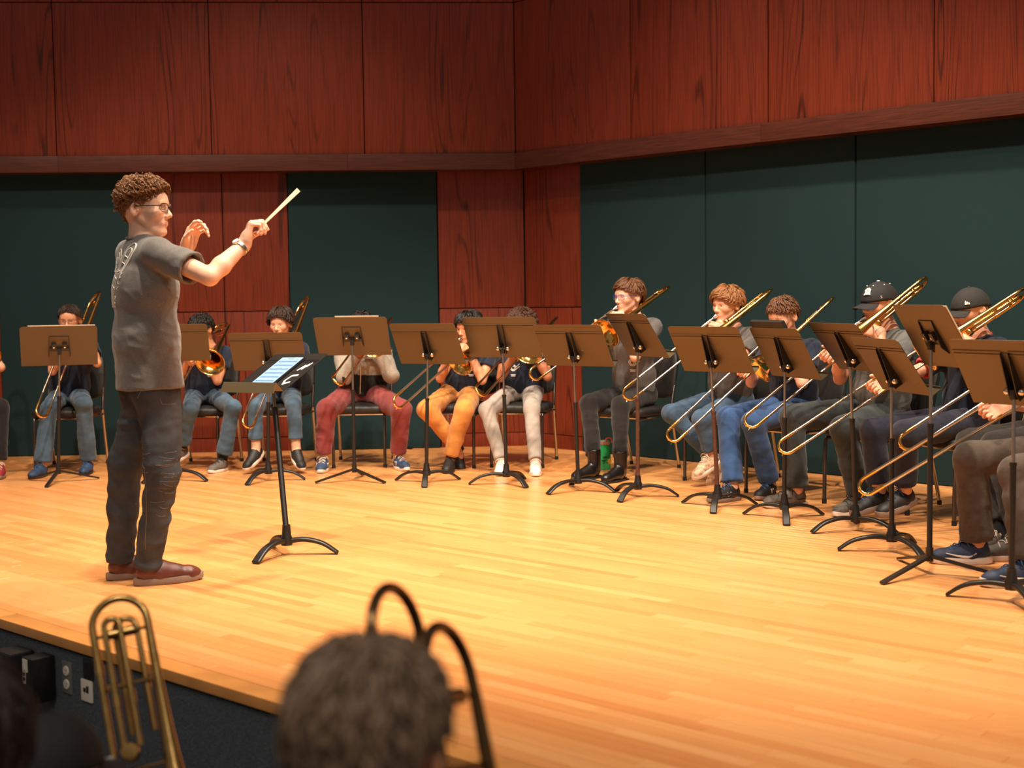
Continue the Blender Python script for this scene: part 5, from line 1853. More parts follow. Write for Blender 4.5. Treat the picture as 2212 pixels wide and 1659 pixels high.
P[4] = player((781, 709, 10.05), (-0.05, -0.95, -0.3), (782, 10.15), [(706, 884, 9.72), (868, 886, 9.72)],
              [('floor', 699, 1016, (0.02, -1)), ('floor', 860, 1012, (0.42, -0.9))], (716, 818), 0.80,
              'seated player in a grey and black hoodie with maroon trousers', face=(0, -1), g=0.94, hs=0.94,
              wear=wearing(SK_DEEP, hair_short(HR_BLACK, 4, th=0.016), HR_BLACK, M_HOODB, M_MAROON, 'blue', sleeve=1.5, sleeve_mat=M_HOODG, yoke=True, yoke_z=-0.2, shirt_name='hoodie', bulk=1.12, cuff_at=[0.88, 0.88], leg_r=[(0.102, 0.076), (0.075, 0.060)], sock=M_SOCKW, seed=9, width=1.05),
              chair_lbl='black padded chair under the maroon trousers', tb=dict(roll=0.85), tb_label='brass trombone of the player in the hoodie')
P[5] = player((1012, 708, 9.95), (-0.62, -0.75, -0.15), (1000, 10.08), [(922, 884, 9.66), (1002, 886, 9.6)],
              [('air', 990, 968, 9.78, (0.30, -0.45, -0.85)), ('floor', 972, 1017, (-0.1, -1))], (846, 864), 0.84,
              'seated boy with black hair and tan trousers, ankles crossed', face=(-0.35, -0.94), g=0.9, hs=0.93,
              wear=wearing(SK_WARM, hair_mop(HR_BLACK, 5, front=1.15, th=0.020, side=1.7), HR_BLACK, M_NAVY, M_TAN, 'black', cuff_at=[0.9, 0.9], leg_r=[(0.095, 0.075), (0.074, 0.060)], sock=M_SOCKB, seed=11, knee_fold=0.006),
              chair_lbl='black padded chair under the tan trousers', tb=dict(roll=0.3), tb_label='brass trombone of the boy in tan trousers')
P[6] = player((1127, 710, 9.95), (-0.2, -0.95, -0.2), (1130, 10.02), [(1052, 886, 9.6), (1148, 884, 9.58)],
              [('floor', 1084, 1022, (-0.08, -1)), ('floor', 1157, 1023, (0.0, -1))], (1024, 840), 0.83,
              'seated player with big curly hair, grey jeans and white sneakers', face=(-0.2, -0.98), g=0.9, hs=0.93,
              wear=wearing(SK_DEEP, hair_curly(HR_CURLY, 6), HR_DARK, M_NAVY, M_GREYJ, 'white', leg_r=[(0.089, 0.064), (0.059, 0.050)], seed=13),
              chair_lbl='black padded chair under the grey jeans', tb=dict(roll=0.7), tb_label='brass trombone of the curly-haired player')
P[7] = player((1357, 641, 9.4), (-0.80, -0.58, -0.04), (1372, 9.55), [(1272, 872, 9.32), (1340, 876, 9.15)],
              [('floor', 1283, 1033, (-0.75, -0.66)), ('floor', 1340, 1038, (-0.62, -0.78))], (1140, 802), 0.86,
              'seated woman in blue glasses, charcoal tee and black ankle boots', face=(-0.62, -0.78), g=1.0, hs=0.97,
              wear=wearing(SK_PALE, hair_mop(HR_BROWN, 7, front=1.02, side=1.5, back=2.25, th=0.016, sweep=0.5), HR_BROWN, M_CHAR, M_BLKP, 'boot', glasses=M_GLBLUE, cuff_at=[0.84, 0.84], leg_r=[(0.085, 0.064), (0.057, 0.050)], seed=15, bulk=0.98),
              chair_lbl='black padded chair under the woman in blue glasses', tb=dict(roll=0.25, body_mat=M_BRASS), tb_label='brass trombone of the woman in blue glasses')
P[8] = player((1570, 659, 8.85), (-0.80, -0.58, -0.06), (1580, 9.02), [(1450, 893, 8.84), (1516, 905, 8.66)],
              [('air', 1545, 992, 8.86, (-0.35, -0.5, -0.8)), ('air', 1536, 982, 8.72, (-0.75, -0.45, -0.45))], (1341, 846), 0.83,
              'seated player with swept light brown hair and floral shoes', face=(-0.7, -0.71), g=0.96, hs=0.95,
              wear=wearing(SK_FAIR, hair_mop(HR_LIGHT, 8, front=1.12, side=1.66, back=2.2, th=0.022, sweep=0.6), HR_BROWN, M_CHAR, M_JEAN2, 'floral', cuff_at=[0.86, 0.86], leg_r=[(0.085, 0.064), (0.057, 0.052)], seed=17),
              chair_lbl='black padded chair under the player in floral shoes', tb=dict(roll=0.25, fatt=True), tb_label='brass trombone of the player with swept light hair')
P[9] = player((1691, 684, 8.25), (-0.72, -0.62, -0.30), (1722, 8.4), [(1572, 902, 8.18), (1626, 913, 8.02)],
              [('floor', 1583, 1081, (-0.8, -0.5)), ('floor', 1664, 1073, (-0.55, -0.8))], (1435, 937), 0.93,
              'seated boy with short brown hair in a navy tee and blue trousers', face=(-0.75, -0.66), g=0.94, hs=0.94,
              wear=wearing(SK_FAIR, hair_short(HR_BROWN, 9, front=1.2, th=0.014, side=1.55), HR_BROWN, M_NAVY, M_BLUEP, 'nb', leg_r=[(0.091, 0.071), (0.068, 0.068)], seed=19),
              chair_lbl='black padded chair under the blue trousers', tb=dict(roll=0.25), tb_label='brass trombone of the boy in blue trousers')
P[10] = player((1899, 655, 7.75), (-0.90, -0.40, -0.10), (1905, 7.85), [(1712, 900, 7.75), (1822, 927, 7.42)],
               [('floor', 1722, 1094, (-0.95, -0.2)), ('floor', 1856, 1109, (-0.8, -0.6))], (1602, 906), 0.94,
               'seated player in a black cap with white emblem and grey tee', face=(-0.88, -0.47), g=1.04, hs=1.0,
               wear=wearing(SK_FAIR, hair_short(HR_BROWN, 10, th=0.004, front=1.2, side=1.75, locks=0), HR_BROWN, M_GREYT, M_JEAND, 'greyr', cap=mat('cap_black', srgb(30, 28, 30), 0.8, noise=0.15, nscale=80, bump=0.2, bscale=300), leg_r=[(0.093, 0.071), (0.064, 0.062)], seed=21, bulk=1.1),
               chair_lbl='black padded chair under the player in emblem cap', tb=dict(roll=0.55, fatt=True), tb_label='brass trombone held up by the player in emblem cap')
P[11] = player((2096, 669, 7.3), (-0.92, -0.36, -0.14), (2096, 7.35), [(1886, 930, 7.22), (1956, 936, 7.0)],
               [('air', 1900, 1062, 7.26, (-0.92, -0.38, -0.22)), ('air', 1955, 1062, 7.14, (-0.92, -0.4, -0.25))], (1676, 959), 1.17,
               'seated player in a dark cap with small white mark and red sleeves', face=(-0.92, -0.38), g=1.0, hs=0.98,
               wear=wearing(SK_FAIR, hair_short(HR_BROWN, 11, th=0.004, front=1.2, side=1.7, locks=0), HR_BROWN, M_NAVY, M_NAVYP, 'dark_blue', cap=mat('cap_dark', srgb(40, 37, 36), 0.85, noise=0.15, nscale=80, bump=0.2, bscale=300), sleeve_mat=M_RED, sleeve=0.95, cuff_at=[0.84, 0.84], leg_r=[(0.091, 0.069), (0.066, 0.066)], seed=23, collar_mat=M_RED, bulk=1.05),
               chair_lbl='black padded chair under the player in dark cap', tb=dict(roll=0.5, fatt=True, slide_mat=M_NICKEL), tb_label='brass trombone with valve held by the player in dark cap')
P[12] = player((2345, 672, 6.72), (-0.97, -0.10, -0.12), (2330, 6.62), [(2096, 955, 6.62), (2150, 962, 6.38)],
               [('floor', 2168, 1200, (-0.95, -0.1)), ('floor', 2205, 1206, (-0.95, -0.2))], (1936, 948), 1.0,
               'player in black trousers mostly beyond the right edge', face=(-0.97, -0.12), g=1.0, hs=0.98,
               wear=wearing(SK_FAIR, hair_short(HR_DARK, 12), HR_DARK, M_GREYT, M_DKP, 'canvas', sock=M_SOCKB, leg_r=[(0.091, 0.067), (0.061, 0.052)], cuff_at=[0.86, 0.86], seed=25),
               chair_lbl='black padded chair under the player in black trousers', tb=dict(roll=0.3), tb_label='silvery slide trombone behind the tallest stand', bowY=6.62)
P[13] = player((2420, 690, 5.85), (-0.98, 0.12, -0.12), (2395, 5.85), [(2096, 990, 6.02), (2196, 1020, 5.72)],
               [('floor', 2112, 1217, (-0.97, 0.1)), ('floor', 2224, 1264, (-0.97, -0.1))], (1850, 1042), 1.2,
               'player in brown grey sweatpants at the right edge', face=(-0.98, 0.05), g=1.04, hs=1.0,
               wear=wearing(SK_FAIR, hair_short(HR_DARK, 13), HR_DARK, M_CHAR, M_BRNP, 'swoosh', leg_r=[(0.089, 0.069), (0.068, 0.072)], cuff_at=[0.94, 0.94], seed=27),
               chair_lbl='black padded chair under the brown grey sweatpants', tb=dict(roll=0.3, closed=0.9), tb_label='long slide trombone reaching across the right-hand stands', bowY=6.36)
P[0] = player((-78, 700, 10.0), (0.5, -0.85, -0.1), (-80, 10.1), [(-70, 878, 9.7), (0, 880, 9.72)],
              [('floor', -95, 1028, (-0.2, -1)), ('floor', 0, 1030, (0.3, -0.95))], (-110, 900), 0.84,
              'player in red shoes cut off by the left edge', face=(0.2, -0.98), g=0.92, hs=0.93,
              wear=wearing(SK_FAIR, hair_short(HR_BROWN, 14), HR_BROWN, M_GREYT, M_BLKP, 'red', seed=29, cuff_at=[0.9, 0.9], sock=M_SOCKW),
              chair_lbl='black padded chair at the left edge', tb=dict(roll=0.7), tb_label='brass trombone cut off by the left edge')

# ------------------------------------------------------------------ conductor
b_ = math.radians(35)
CF = V(math.cos(b_), math.sin(b_), 0)
CR = V(CF[1], -CF[0], 0)
g_c = 1.04
cHc = at(315, 450, 5.88)
cH = head_frame(cHc, (0.990, -0.140, -0.02), 1.0, 0.0)
FD = V(0.887, 0.462, 0)
cfR, cfL = on_floor(290, 1266) + FD * 0.062, on_floor(230, 1254) + FD * 0.062
cfR[2] = cfL[2] = 0.085 * 1.04
M_CSHIRT = mat('conductor_tee', srgb(104, 99, 96), 0.95, noise=0.22, nscale=260, bump=0.12, bscale=140, sheen=0.2, spec=0.15)
M_CJEAN = mat('conductor_jeans', srgb(62, 63, 66), 0.85, noise=0.30, nscale=10, bump=0.35, bscale=200, spec=0.2)
M_BATON = mat('pale_wood_stick', srgb(236, 218, 190), 0.5, noise=0.08, nscale=60)


def hair_conductor(H, r):
    def puff(t, p):
        k = max(0.0, min(1.0, (1.75 - t) / 1.0)); k = k * k * (3 - 2 * k)
        return 0.004 + 0.012 * k
    hair_shell(H, lim_of(1.02, 1.72, 2.5), puff, 'hair', HR_COND, r, 31, 1200, 0.22, 0.0024, lift=0.001, rough=0.004)
    def puff2(t, p):
        return puff(t, p) - 0.005
    hair_shell(H, lim_of(1.00, 1.32, 1.9), puff2, 'curls', HR_COND, r, 32, 1500, 0.16, 0.0023, curl=0.010, lift=0.004, rough=0.010, tip_out=0.003)


wR = at(528, 527, 5.76); eR = at(453, 598, 5.62)
wL = at(404, 536, 6.30); eL = at(326, 616, 6.27)
CON = dict(g=g_c, hip=at(330, 812, 5.91), neck=at(310, 522, 5.90), H=cH, face=CF, label='standing conductor in charcoal tee and dark jeans raising a pale stick',
           wrist=[wR, wL], elbow=[eR, eL], pole=[None, None], shw=0.165,
           hand=[dict(d=V(0.30, 0.12, 0.94), n=V(0.86, 0.25, -0.25), curls=[(1.0, 0.85, 0.45), (1.15, 1.15, 0.7), (1.25, 1.3, 0.8), (1.3, 1.35, 0.9)],
                      thumb=(V(0.75, 0.25, 0.60), V(0.62, -0.30, 0.72))),
                 dict(d=V(0.40, -0.05, 0.90), n=V(0.72, -0.55, -0.35), curls=[(0.55, 0.55, 0.35), (0.75, 0.75, 0.5), (0.85, 0.85, 0.55), (0.9, 0.8, 0.5)], spread=0.06)],
           knee=[at(352, 1015, 5.80), at(271, 1008, 5.97)], ankle=[cfR, cfL], foot=[FD, FD + V(-0.03, 0.08, 0)],
           skin=SK_PALE, hair=hair_conductor, brow=HR_BROWN, shirt=M_CSHIRT, pants=M_CJEAN, shoes=SHOE['loafer'], standing=True,
           hem=0.052, hem_f=0.0, hemw=1.45, belly=0.0, collar_r=0.009, glasses=M_GLBLK, cuff_at=[1.02, 1.02], leg_r=[(0.090, 0.072), (0.066, 0.055)],
           knee_fold=0.0095, shin_fold=(-0.3, 1.3), h=0.0075, h_arm=0.005, h_head=0.003, h_hand=0.0028, h_cloth=0.0065, wr=0.0055, sleeve=0.66, wall=0.016, cuff=0.072, seed=41, sleeve_fold=0.004,
           hw=0.074, bulk=0.96)
figure(CON)
croot = CON['root']
# wristwatch
wd = unit(wR - eR); wc = wR - wd * 0.030
u_ = perp(V(-0.5, -0.6, 0.6), wd); v_ = np.cross(wd, u_)
m = MB()
NL_ = 22
for k in range(NL_):
    a0 = 2 * math.pi * k / NL_
    p = wc + (u_ * math.cos(a0) + v_ * math.sin(a0)) * 0.0335
    t_ = -u_ * math.sin(a0) + v_ * math.cos(a0)
    m.box(p, (0.0044, 0.0075, 0.0016), np.array([t_, wd, np.cross(t_, wd)]).T, 0.0006)
wt = m.build('watch', M_KNOB, croot)
wt['label'] = 'steel wristwatch'
m = MB(); m.lathe(wc + u_ * 0.031, u_, [(0, 0), (0, 0.0165), (0.006, 0.0175), (0.008, 0.0155), (0.0082, 0.0)], 24)
m.build('watch_case', M_SILVER, wt)
m = MB(); m.lathe(wc + u_ * 0.0393, u_, [(0, 0), (0, 0.0145), (0.0003, 0.0145), (0.0004, 0)], 24)
m.build('watch_dial', M_WHITE, wt)
# pale stick held between thumb and fingertips
s0, s1 = at(566, 487, 5.80), at(645, 410, 5.86)
sd = unit(s1 - s0); sw = perp(V(-0.7, 0, 0.7), sd)
m = MB(); m.bar([s0 - sd * 0.02, s0 + sd * 0.06, s1], [0.009, 0.012, 0.020], [0.006, 0.006, 0.006], sw)
st = m.build('baton', M_BATON, None, origin=s0)
tag(st, 'pale wooden stick raised in the conductor\'s right hand', 'baton')
# trouser seams, pockets
from mathutils.bvhtree import BVHTree


def bvh_of(o):
    me = o.data
    off = root_loc(o.parent) + np.array(o.location)
    vs_ = [tuple(np.array(v.co) + off) for v in me.vertices]
    return BVHTree.FromPolygons(vs_, [tuple(p.vertices) for p in me.polygons])


def stroke_on(bvh, pts, direction, r, mb, lift=0.001, far=0.4, flat=False):
    """Lay a stroke on a surface by dropping its points along direction."""
    d = Vector(tuple(unit(direction)))
    out = []
    for p in pts:
        hit = bvh.ray_cast(Vector(tuple(p)) - d * far, d, far * 2)
        if hit[0] is None:
            if len(out) > 1: mb.tube(out, r, 5)
            out = []
            continue
        out.append(np.array(hit[0]) - np.array(d) * lift)
    if len(out) > 1: mb.tube(out, r, 5)


# back print: line drawing of a trombone with a line of lettering beside it
bv = bvh_of(CON['shirt_obj'])
spine = CON['neck'] - CON['trunk'] * 0.105 - CF * 0.1 + CR * 0.015
ax_u = unit(CON['trunk'] * 0.90 + CR * 0.42)       # print runs up and to his right
ax_v = perp(CR, ax_u)
q2 = lambda x, y: spine + ax_v * x + ax_u * y
pr = MB()
def dense(pts, n=6): return spline(pts, n)
def loop2(x0, x1, y0, y1, r_):
    w2 = abs(x1 - x0) / 2; cx_ = (x0 + x1) / 2
    pts = [q2(x0, y0)] + [q2(x0, y0 + (y1 - y0) * t) for t in (0.25, 0.5, 0.75)] + [q2(cx_ - w2 * math.cos(a), y1 + w2 * math.sin(a)) for a in np.linspace(0, math.pi, 9)] + [q2(x1, y0 + (y1 - y0) * t) for t in (0.75, 0.5, 0.25, 0)]
    stroke_on(bv, pts, CF, r_, pr)
loop2(-0.005, 0.045, -0.04, 0.085, 0.0030)
loop2(0.006, 0.034, -0.02, 0.075, 0.0022)
for rr in (0.050, 0.034, 0.013):
    stroke_on(bv, [q2(-0.055 + rr * math.cos(a), 0.0 + rr * math.sin(a)) for a in np.linspace(0, 2 * math.pi, 28)], CF, 0.0030, pr, lift=0.0)
stroke_on(bv, dense([q2(-0.02, 0.035), q2(-0.005, 0.045), q2(0.0, 0.06)]), CF, 0.0029, pr, lift=0.0)
stroke_on(bv, dense([q2(-0.012, -0.025), q2(0.002, -0.03), q2(0.02, -0.015)]), CF, 0.0029, pr, lift=0.0)
for x in (-0.020, -0.002, 0.020):
    stroke_on(bv, [q2(x, y) for y in np.linspace(-0.19, -0.03, 9)], CF, 0.0029, pr, lift=0.0)
stroke_on(bv, [q2(-0.011 + 0.009 * math.cos(a), -0.19 - 0.012 * math.sin(a)) for a in np.linspace(0, math.pi, 7)], CF, 0.0029, pr, lift=0.0)
for y in (-0.055, -0.10, 0.02, 0.05):
    stroke_on(bv, [q2(x, y) for x in np.linspace(-0.020 if y < 0 else 0.006, 0.020 if y < 0 else 0.034, 4)], CF, 0.0022, pr)
pt_ = pr.build('back_print', M_PRINT, CON['shirt_obj'])
pt_['label'] = 'white line drawing of a trombone'
lt = MB()
rgl = random.Random(3)
for k in range(11):
    y = -0.175 + 0.0155 * k
    if k in (4, 8): continue
    for j in range(2):
        x = 0.040 + 0.012 * j
        stroke_on(bv, [q2(x, y), q2(x + 0.002, y + 0.008 * (0.5 + rgl.random()))], CF, 0.0013, lt)
    stroke_on(bv, [q2(0.040, y + 0.004 * (k % 3)), q2(0.052, y + 0.004 * (k % 3))], CF, 0.0013, lt)
lt.build('back_lettering', M_PRINT, CON['shirt_obj'])
# jeans: stitched side seam and back pockets
bj = bvh_of(CON['pants_obj'])
M_STITCH = mat('stitching', srgb(112, 98, 84), 0.9)
sm_ = MB()
vd = unit(V(0.1, 1.0, 0.0))
stroke_on(bj, dense([at(401, 850, 5.6), at(398, 930, 5.6), at(390, 1010, 5.6), at(358, 1100, 5.6), at(340, 1210, 5.6)], 8), vd, 0.0016, sm_, lift=0.0004)
stroke_on(bj, dense([at(283, 1020, 5.6), at(286, 1100, 5.6), at(279, 1205, 5.6)], 8), vd, 0.0014, sm_, lift=0.0004)
for pts in ([(318, 868), (322, 880), (350, 880), (352, 842)], [(284, 842), (268, 866)]):
    stroke_on(bj, [at(*p, 5.6) for a_, b2 in zip(pts[:-1], pts[1:]) for p in [(a_[0] + (b2[0] - a_[0]) * t, a_[1] + (b2[1] - a_[1]) * t) for t in np.linspace(0, 1, 6)]], vd, 0.0014, sm_, lift=0.0004)
sm_.build('stitching', M_STITCH, CON['pants_obj'])
# worn crease lines behind the knees
M_WORN = mat('worn_denim', srgb(98, 94, 91), 0.9, noise=0.3, nscale=60)
wn_ = MB(); rw = random.Random(12)
for x0, x1, ya, yb, n_ in ((312, 392, 985, 1085, 13), (244, 300, 980, 1095, 12), (300, 372, 1090, 1130, 3), (236, 288, 1100, 1130, 3)):
    for k in range(n_):
        y = ya + (yb - ya) * (k + rw.random() * 0.7) / n_
        sh_ = -22 * max(0, (y - 1040) / 60)
        a_ = x0 + rw.random() * 26 + sh_ * 0.4; b2 = x1 - rw.random() * 30 + sh_
        dy = rw.uniform(-9, 10); cv = rw.uniform(1, 4)
        pts = [(a_ + (b2 - a_) * t, y + dy * t + cv * math.sin(math.pi * t)) for t in np.linspace(0, 1, 9)]
        stroke_on(bj, [at(*p, 5.6) for p in pts], vd, 0.0017, wn_, lift=-0.0004, far=0.6)
wo_ = wn_.build('worn_creases', M_WORN, CON['pants_obj']); wo_['kind'] = 'stuff'; wo_['label'] = 'pale worn creases behind the knees'

# ------------------------------------------------------------------ conductor's stand with tablet
c0, c1 = at(491, 842, 6.92), at(622, 845, 6.50)       # ends of the desk's lower edge
t0 = at(722, 774, 6.62)
w = unit(c1 - c0)
wmid = (c0 + c1) / 2
up0 = perp(t0 - c1, w)
nf = np.cross(w, up0); nf = nf if nf[2] > 0 else -nf   # playing face
basec = on_floor(620, 1199)
root = empty('music_stand', (basec[0], basec[1], 0), 'conductor\'s flat-tilted black music stand carrying a lit tablet', 'music stand', 'music stands on the stage')
W_, H_ = 0.49, 0.325
cen = wmid + up0 * H_ / 2
m = MB(); m.prism([cen + w * x + up0 * y for x, y in round_rect(W_, H_, 0.022, (0, 0, 1, 1))], -nf * 0.0022)
lo_ = cen - up0 * H_ / 2
m.prism([lo_ - w * W_ / 2, lo_ + w * W_ / 2, lo_ + w * (W_ / 2 + 0.004) + nf * 0.058 - up0 * 0.012, lo_ - w * (W_ / 2 - 0.002) + nf * 0.058 - up0 * 0.012], up0 * 0.002)
for yy in (0.105, 0.090):
    m.box(cen + up0 * yy + nf * 0.0006, (0.23, 0.0022, 0.0018), np.array([w, up0, nf]).T)
m.build('desk', M_DESKB, root, sharp=30)
fl = MB()
fl.prism([lo_ - w * W_ / 2 + nf * 0.0585 - up0 * 0.012, lo_ + w * (W_ / 2 + 0.004) + nf * 0.0585 - up0 * 0.012, lo_ + w * (W_ / 2 + 0.016) + nf * 0.030 - up0 * 0.060, lo_ - w * (W_ / 2 - 0.004) + nf * 0.030 - up0 * 0.060], -up0 * 0.002)
fl.build('lip', M_DESK, root, sharp=30)
m = MB()
for sx in (-1, 1):
    m.prism([cen + w * sx * 0.018 + up0 * 0.1 - nf * 0.003, cen + w * sx * 0.018 - up0 * 0.1 - nf * 0.003, cen + w * sx * 0.018 - up0 * 0.1 - nf * 0.045, cen + w * sx * 0.018 - up0 * 0.06 - nf * 0.048], w * 0.0035)
m.build('bracket', M_BLACK, root)
piv = cen - up0 * 0.072 - nf * 0.036
m = MB(); m.tube([piv - w * 0.034, piv + w * 0.034], 0.006, 8)
for sx in (-1, 1): m.ball(piv + w * sx * 0.034, 0.012, 10)
m.build('pivot_bolt', M_KNOB, root)
foot = V(basec[0], basec[1], 0.105); top = piv + V(0, 0, -0.01)
mid = foot + (top - foot) * 0.86
m = MB(); m.tube([mid - (top - foot) * 0.05, top], 0.0085, 10); m.build('inner_rod', M_STEEL, root)
m = MB(); m.tube([foot, mid], 0.0145, 14); m.tube([mid - V(0, 0, 0.02), mid], 0.016, 14); m.build('post_tube', M_BLACK, root)
m = MB(); m.lathe(foot - V(0, 0, 0.055), (0, 0, 1), [(0, 0.0), (0, 0.028), (0.03, 0.030), (0.05, 0.023), (0.10, 0.0195), (0.101, 0.0)], 14); m.build('hub', M_BLACK, root)
for tip in ((552, 1219), (724, 1197), (590, 1183)):
    tp = on_floor(*tip); d = unit(tp - basec); ll = np.linalg.norm(tp - basec)
    ll = min(max(ll, 0.25), 0.29)
    p0 = V(basec[0], basec[1], 0)
    pts = spline([p0 + d * 0.012 + V(0, 0, 0.070), p0 + d * ll * 0.35 + V(0, 0, 0.076), p0 + d * ll * 0.7 + V(0, 0, 0.055), p0 + d * ll + V(0, 0, 0.006)], 5)
    n_ = len(pts)
    L = MB(); L.bar(pts, [0.034 + 0.012 * i / n_ for i in range(n_)], [0.024 - 0.010 * i / n_ for i in range(n_)], np.cross(d, (0, 0, 1)))
    o = L.build('leg', M_BLACK, root, sharp=60)
    bvm = o.modifiers.new('soft', 'BEVEL'); bvm.width = 0.006; bvm.segments = 2; bvm.limit_method = 'ANGLE'
# the tablet leans on the desk
tc_ = cen + w * -0.005 - up0 * 0.020 + nf * 0.0075
TW, TH = 0.215, 0.285
tab = empty('tablet', tc_, 'black-rimmed tablet showing sheet music on the conductor\'s stand', 'tablet')
m = MB(); R3 = np.array([w, up0, nf]).T
m.prism([tc_ + w * x + up0 * y - nf * 0.004 for x, y in round_rect(TW, TH, 0.014)], nf * 0.008)
m.build('case', M_BLACK, tab, sharp=30)
M_SCREEN = mat('lit_screen', srgb(120, 150, 190), 0.2, emit=(srgb(150, 184, 226), 0.55))
m = MB(); m.prism([tc_ + w * x + up0 * y + nf * 0.0041 for x, y in round_rect(TW - 0.02, TH - 0.022, 0.004)], nf * 0.0006)
m.build('screen', M_SCREEN, tab, smooth=False)
M_INK = mat('screen_ink', srgb(40, 52, 78), 0.3)
m = MB()
for sys_ in range(7):
    y0 = 0.100 - sys_ * 0.034
    for ln_ in range(5):
        m.box(tc_ + up0 * (y0 - ln_ * 0.0028) + nf * 0.0049, (0.088, 0.00035, 0.0001), R3)
    for k in range(9):
        x = -0.08 + k * 0.019 + rgl.random() * 0.006; yy = y0 - rgl.random() * 0.011
        m.box(tc_ + w * x + up0 * yy + nf * 0.0049, (0.0021, 0.0014, 0.0001), R3)
        m.box(tc_ + w * (x + 0.002) + up0 * (yy + 0.005) + nf * 0.0049, (0.0004, 0.005, 0.0001), R3)
m.box(tc_ + up0 * 0.118 + nf * 0.0049, (0.03, 0.0016, 0.0001), R3)
m.build('notation', M_INK, tab, smooth=False)
# the bold white letters painted on the desk beside the tablet
M_PAINT = mat('white_paint', srgb(228, 222, 212), 0.5)
m = MB()
lc = cen + w * 0.172 - up0 * 0.005 + nf * 0.0012
arc = lambda pts: m.bar([lc + w * x + up0 * y for x, y in pts], 0.012, 0.0012, np.cross(unit(w * 0.01 + up0), nf)) if False else None
def paint(pts, wid):
    pts = [lc + w * x + up0 * y for x, y in pts]
    for a_, b2 in zip(pts[:-1], pts[1:]):
        d = unit(b2 - a_); m.bar([a_ - d * wid * 0.4, b2 + d * wid * 0.4], wid, 0.001, np.cross(d, nf))
paint([(0.030, -0.085), (-0.005, -0.100), (-0.024, -0.070), (-0.012, -0.030), (0.030, -0.025)], 0.014)
paint([(-0.022, 0.020), (-0.004, 0.058), (0.004, 0.030), (0.020, 0.070)], 0.013)
paint([(0.022, 0.050), (0.032, 0.080)], 0.010)
pl = m.build('painted_lettering', M_PAINT, root, smooth=False)

# ------------------------------------------------------------------ green bottle beside the black boots
M_GPLAST = mat('green_plastic', (0.03, 0.50, 0.16, 1), 0.15, trans=0.35, spec=0.5)
M_LID = mat('grey_lid', srgb(176, 164, 150), 0.45)
M_ORANGE = mat('orange_strap', srgb(222, 98, 52), 0.45)
bp = on_floor(1307, 1014)
bt = empty('water_bottle', bp, 'green water bottle with grey lid and orange loop on the floor', 'bottle')
m = MB(); m.lathe(bp, (0, 0, 1), [(0, 0.0), (0, 0.036), (0.004, 0.041), (0.155, 0.0415), (0.172, 0.038), (0.182, 0.031), (0.186, 0.031)], 28); m.build('bottle_body', M_GPLAST, bt)
m = MB(); m.lathe(bp, (0, 0, 1), [(0.003, 0.0), (0.003, 0.033), (0.128, 0.034), (0.129, 0.0)], 24); m.build('water', mat('water', (0.75, 0.95, 0.85, 1), 0.02, trans=1.0), bt)
m = MB(); m.lathe(bp, (0, 0, 1), [(0.180, 0.0), (0.180, 0.033), (0.182, 0.0345), (0.206, 0.0345), (0.210, 0.031), (0.211, 0.0)], 28)
for k in range(18):
    a = k * 2 * math.pi / 18; m.box(bp + V(0.0345 * math.cos(a), 0.0345 * math.sin(a), 0.194), (0.002, 0.002, 0.010), np.array(Matrix.Rotation(a, 3, 'Z')))
m.build('lid', M_LID, bt)
m = MB(); m.tube(arc_pts(bp + V(0.028, -0.01, 0.208), (1, 0, 0), (0, 0, 1), 0.022, -0.6, math.pi + 0.4, 14), 0.0048, 8); m.tube(arc_pts(bp + V(0, 0, 0.183), (1, 0, 0), (0, 1, 0), 0.033, 0, 2 * math.pi, 24), 0.003, 6); m.build('strap', M_ORANGE, bt)
M_BPRINT = mat('bottle_print', srgb(14, 40, 26), 0.6)
m = MB()
rb = random.Random(8)
for k in range(16):
    a = -2.2 + k * 0.085
    for z0, hh_ in ((0.092, 0.016), (0.068, 0.011), (0.052, 0.007)):
        if rb.random() < 0.25: continue
        m.box(bp + V(0.0421 * math.cos(a), 0.0421 * math.sin(a), z0), (0.0006, 0.0012 + 0.0009 * rb.random(), hh_ * 0.5 * (0.6 + 0.4 * rb.random())), np.array(Matrix.Rotation(a, 3, 'Z')))
m.build('print', M_BPRINT, bt)
m = MB(); a = -0.75; m.lathe(bp + V(0.0412 * math.cos(a), 0.0412 * math.sin(a), 0.062), (math.cos(a), math.sin(a), 0), [(0, 0), (0, 0.020), (0.0012, 0.020), (0.0013, 0)], 20)
m.build('round_sticker', mat('yellow_sticker', srgb(206, 160, 60), 0.5), bt)

# ------------------------------------------------------------------ sheet music and binder on the stands
def paper_on(key, label, w_, h_, dx=0.0, dy=0.0, m_=None, thick=0.0015, name='sheet_music', cat='sheet music', z0=0.0028):
    root_, c, w, up, nb = MS[key]
    cc = c + w * dx + up * (-0.159 + h_ / 2 + 0.003 + dy) - nb * (z0 + thick / 2)
    mb = MB(); mb.box(cc, (w_ / 2, h_ / 2, thick / 2), np.array([w, up, nb]).T)
    o = mb.build(name, m_ or M_PAPER, None, smooth=False, origin=cc)
    tag(o, label, cat)
    return o
paper_on('S1', 'sheet music peeking above the stand of the player with tied-back hair', 0.44, 0.322, 0.02)
paper_on('S4', 'sheet music peeking above the stand before the maroon trousers', 0.30, 0.324, 0.05)
paper_on('S13', 'white sheet showing at the right edge of the tallest stand', 0.30, 0.310, 0.115)
paper_on('S10', 'black binder rising above the stand before the blue trousers', 0.34, 0.352, -0.05, 0.0, M_SOLEB, 0.022, 'binder', 'binder')

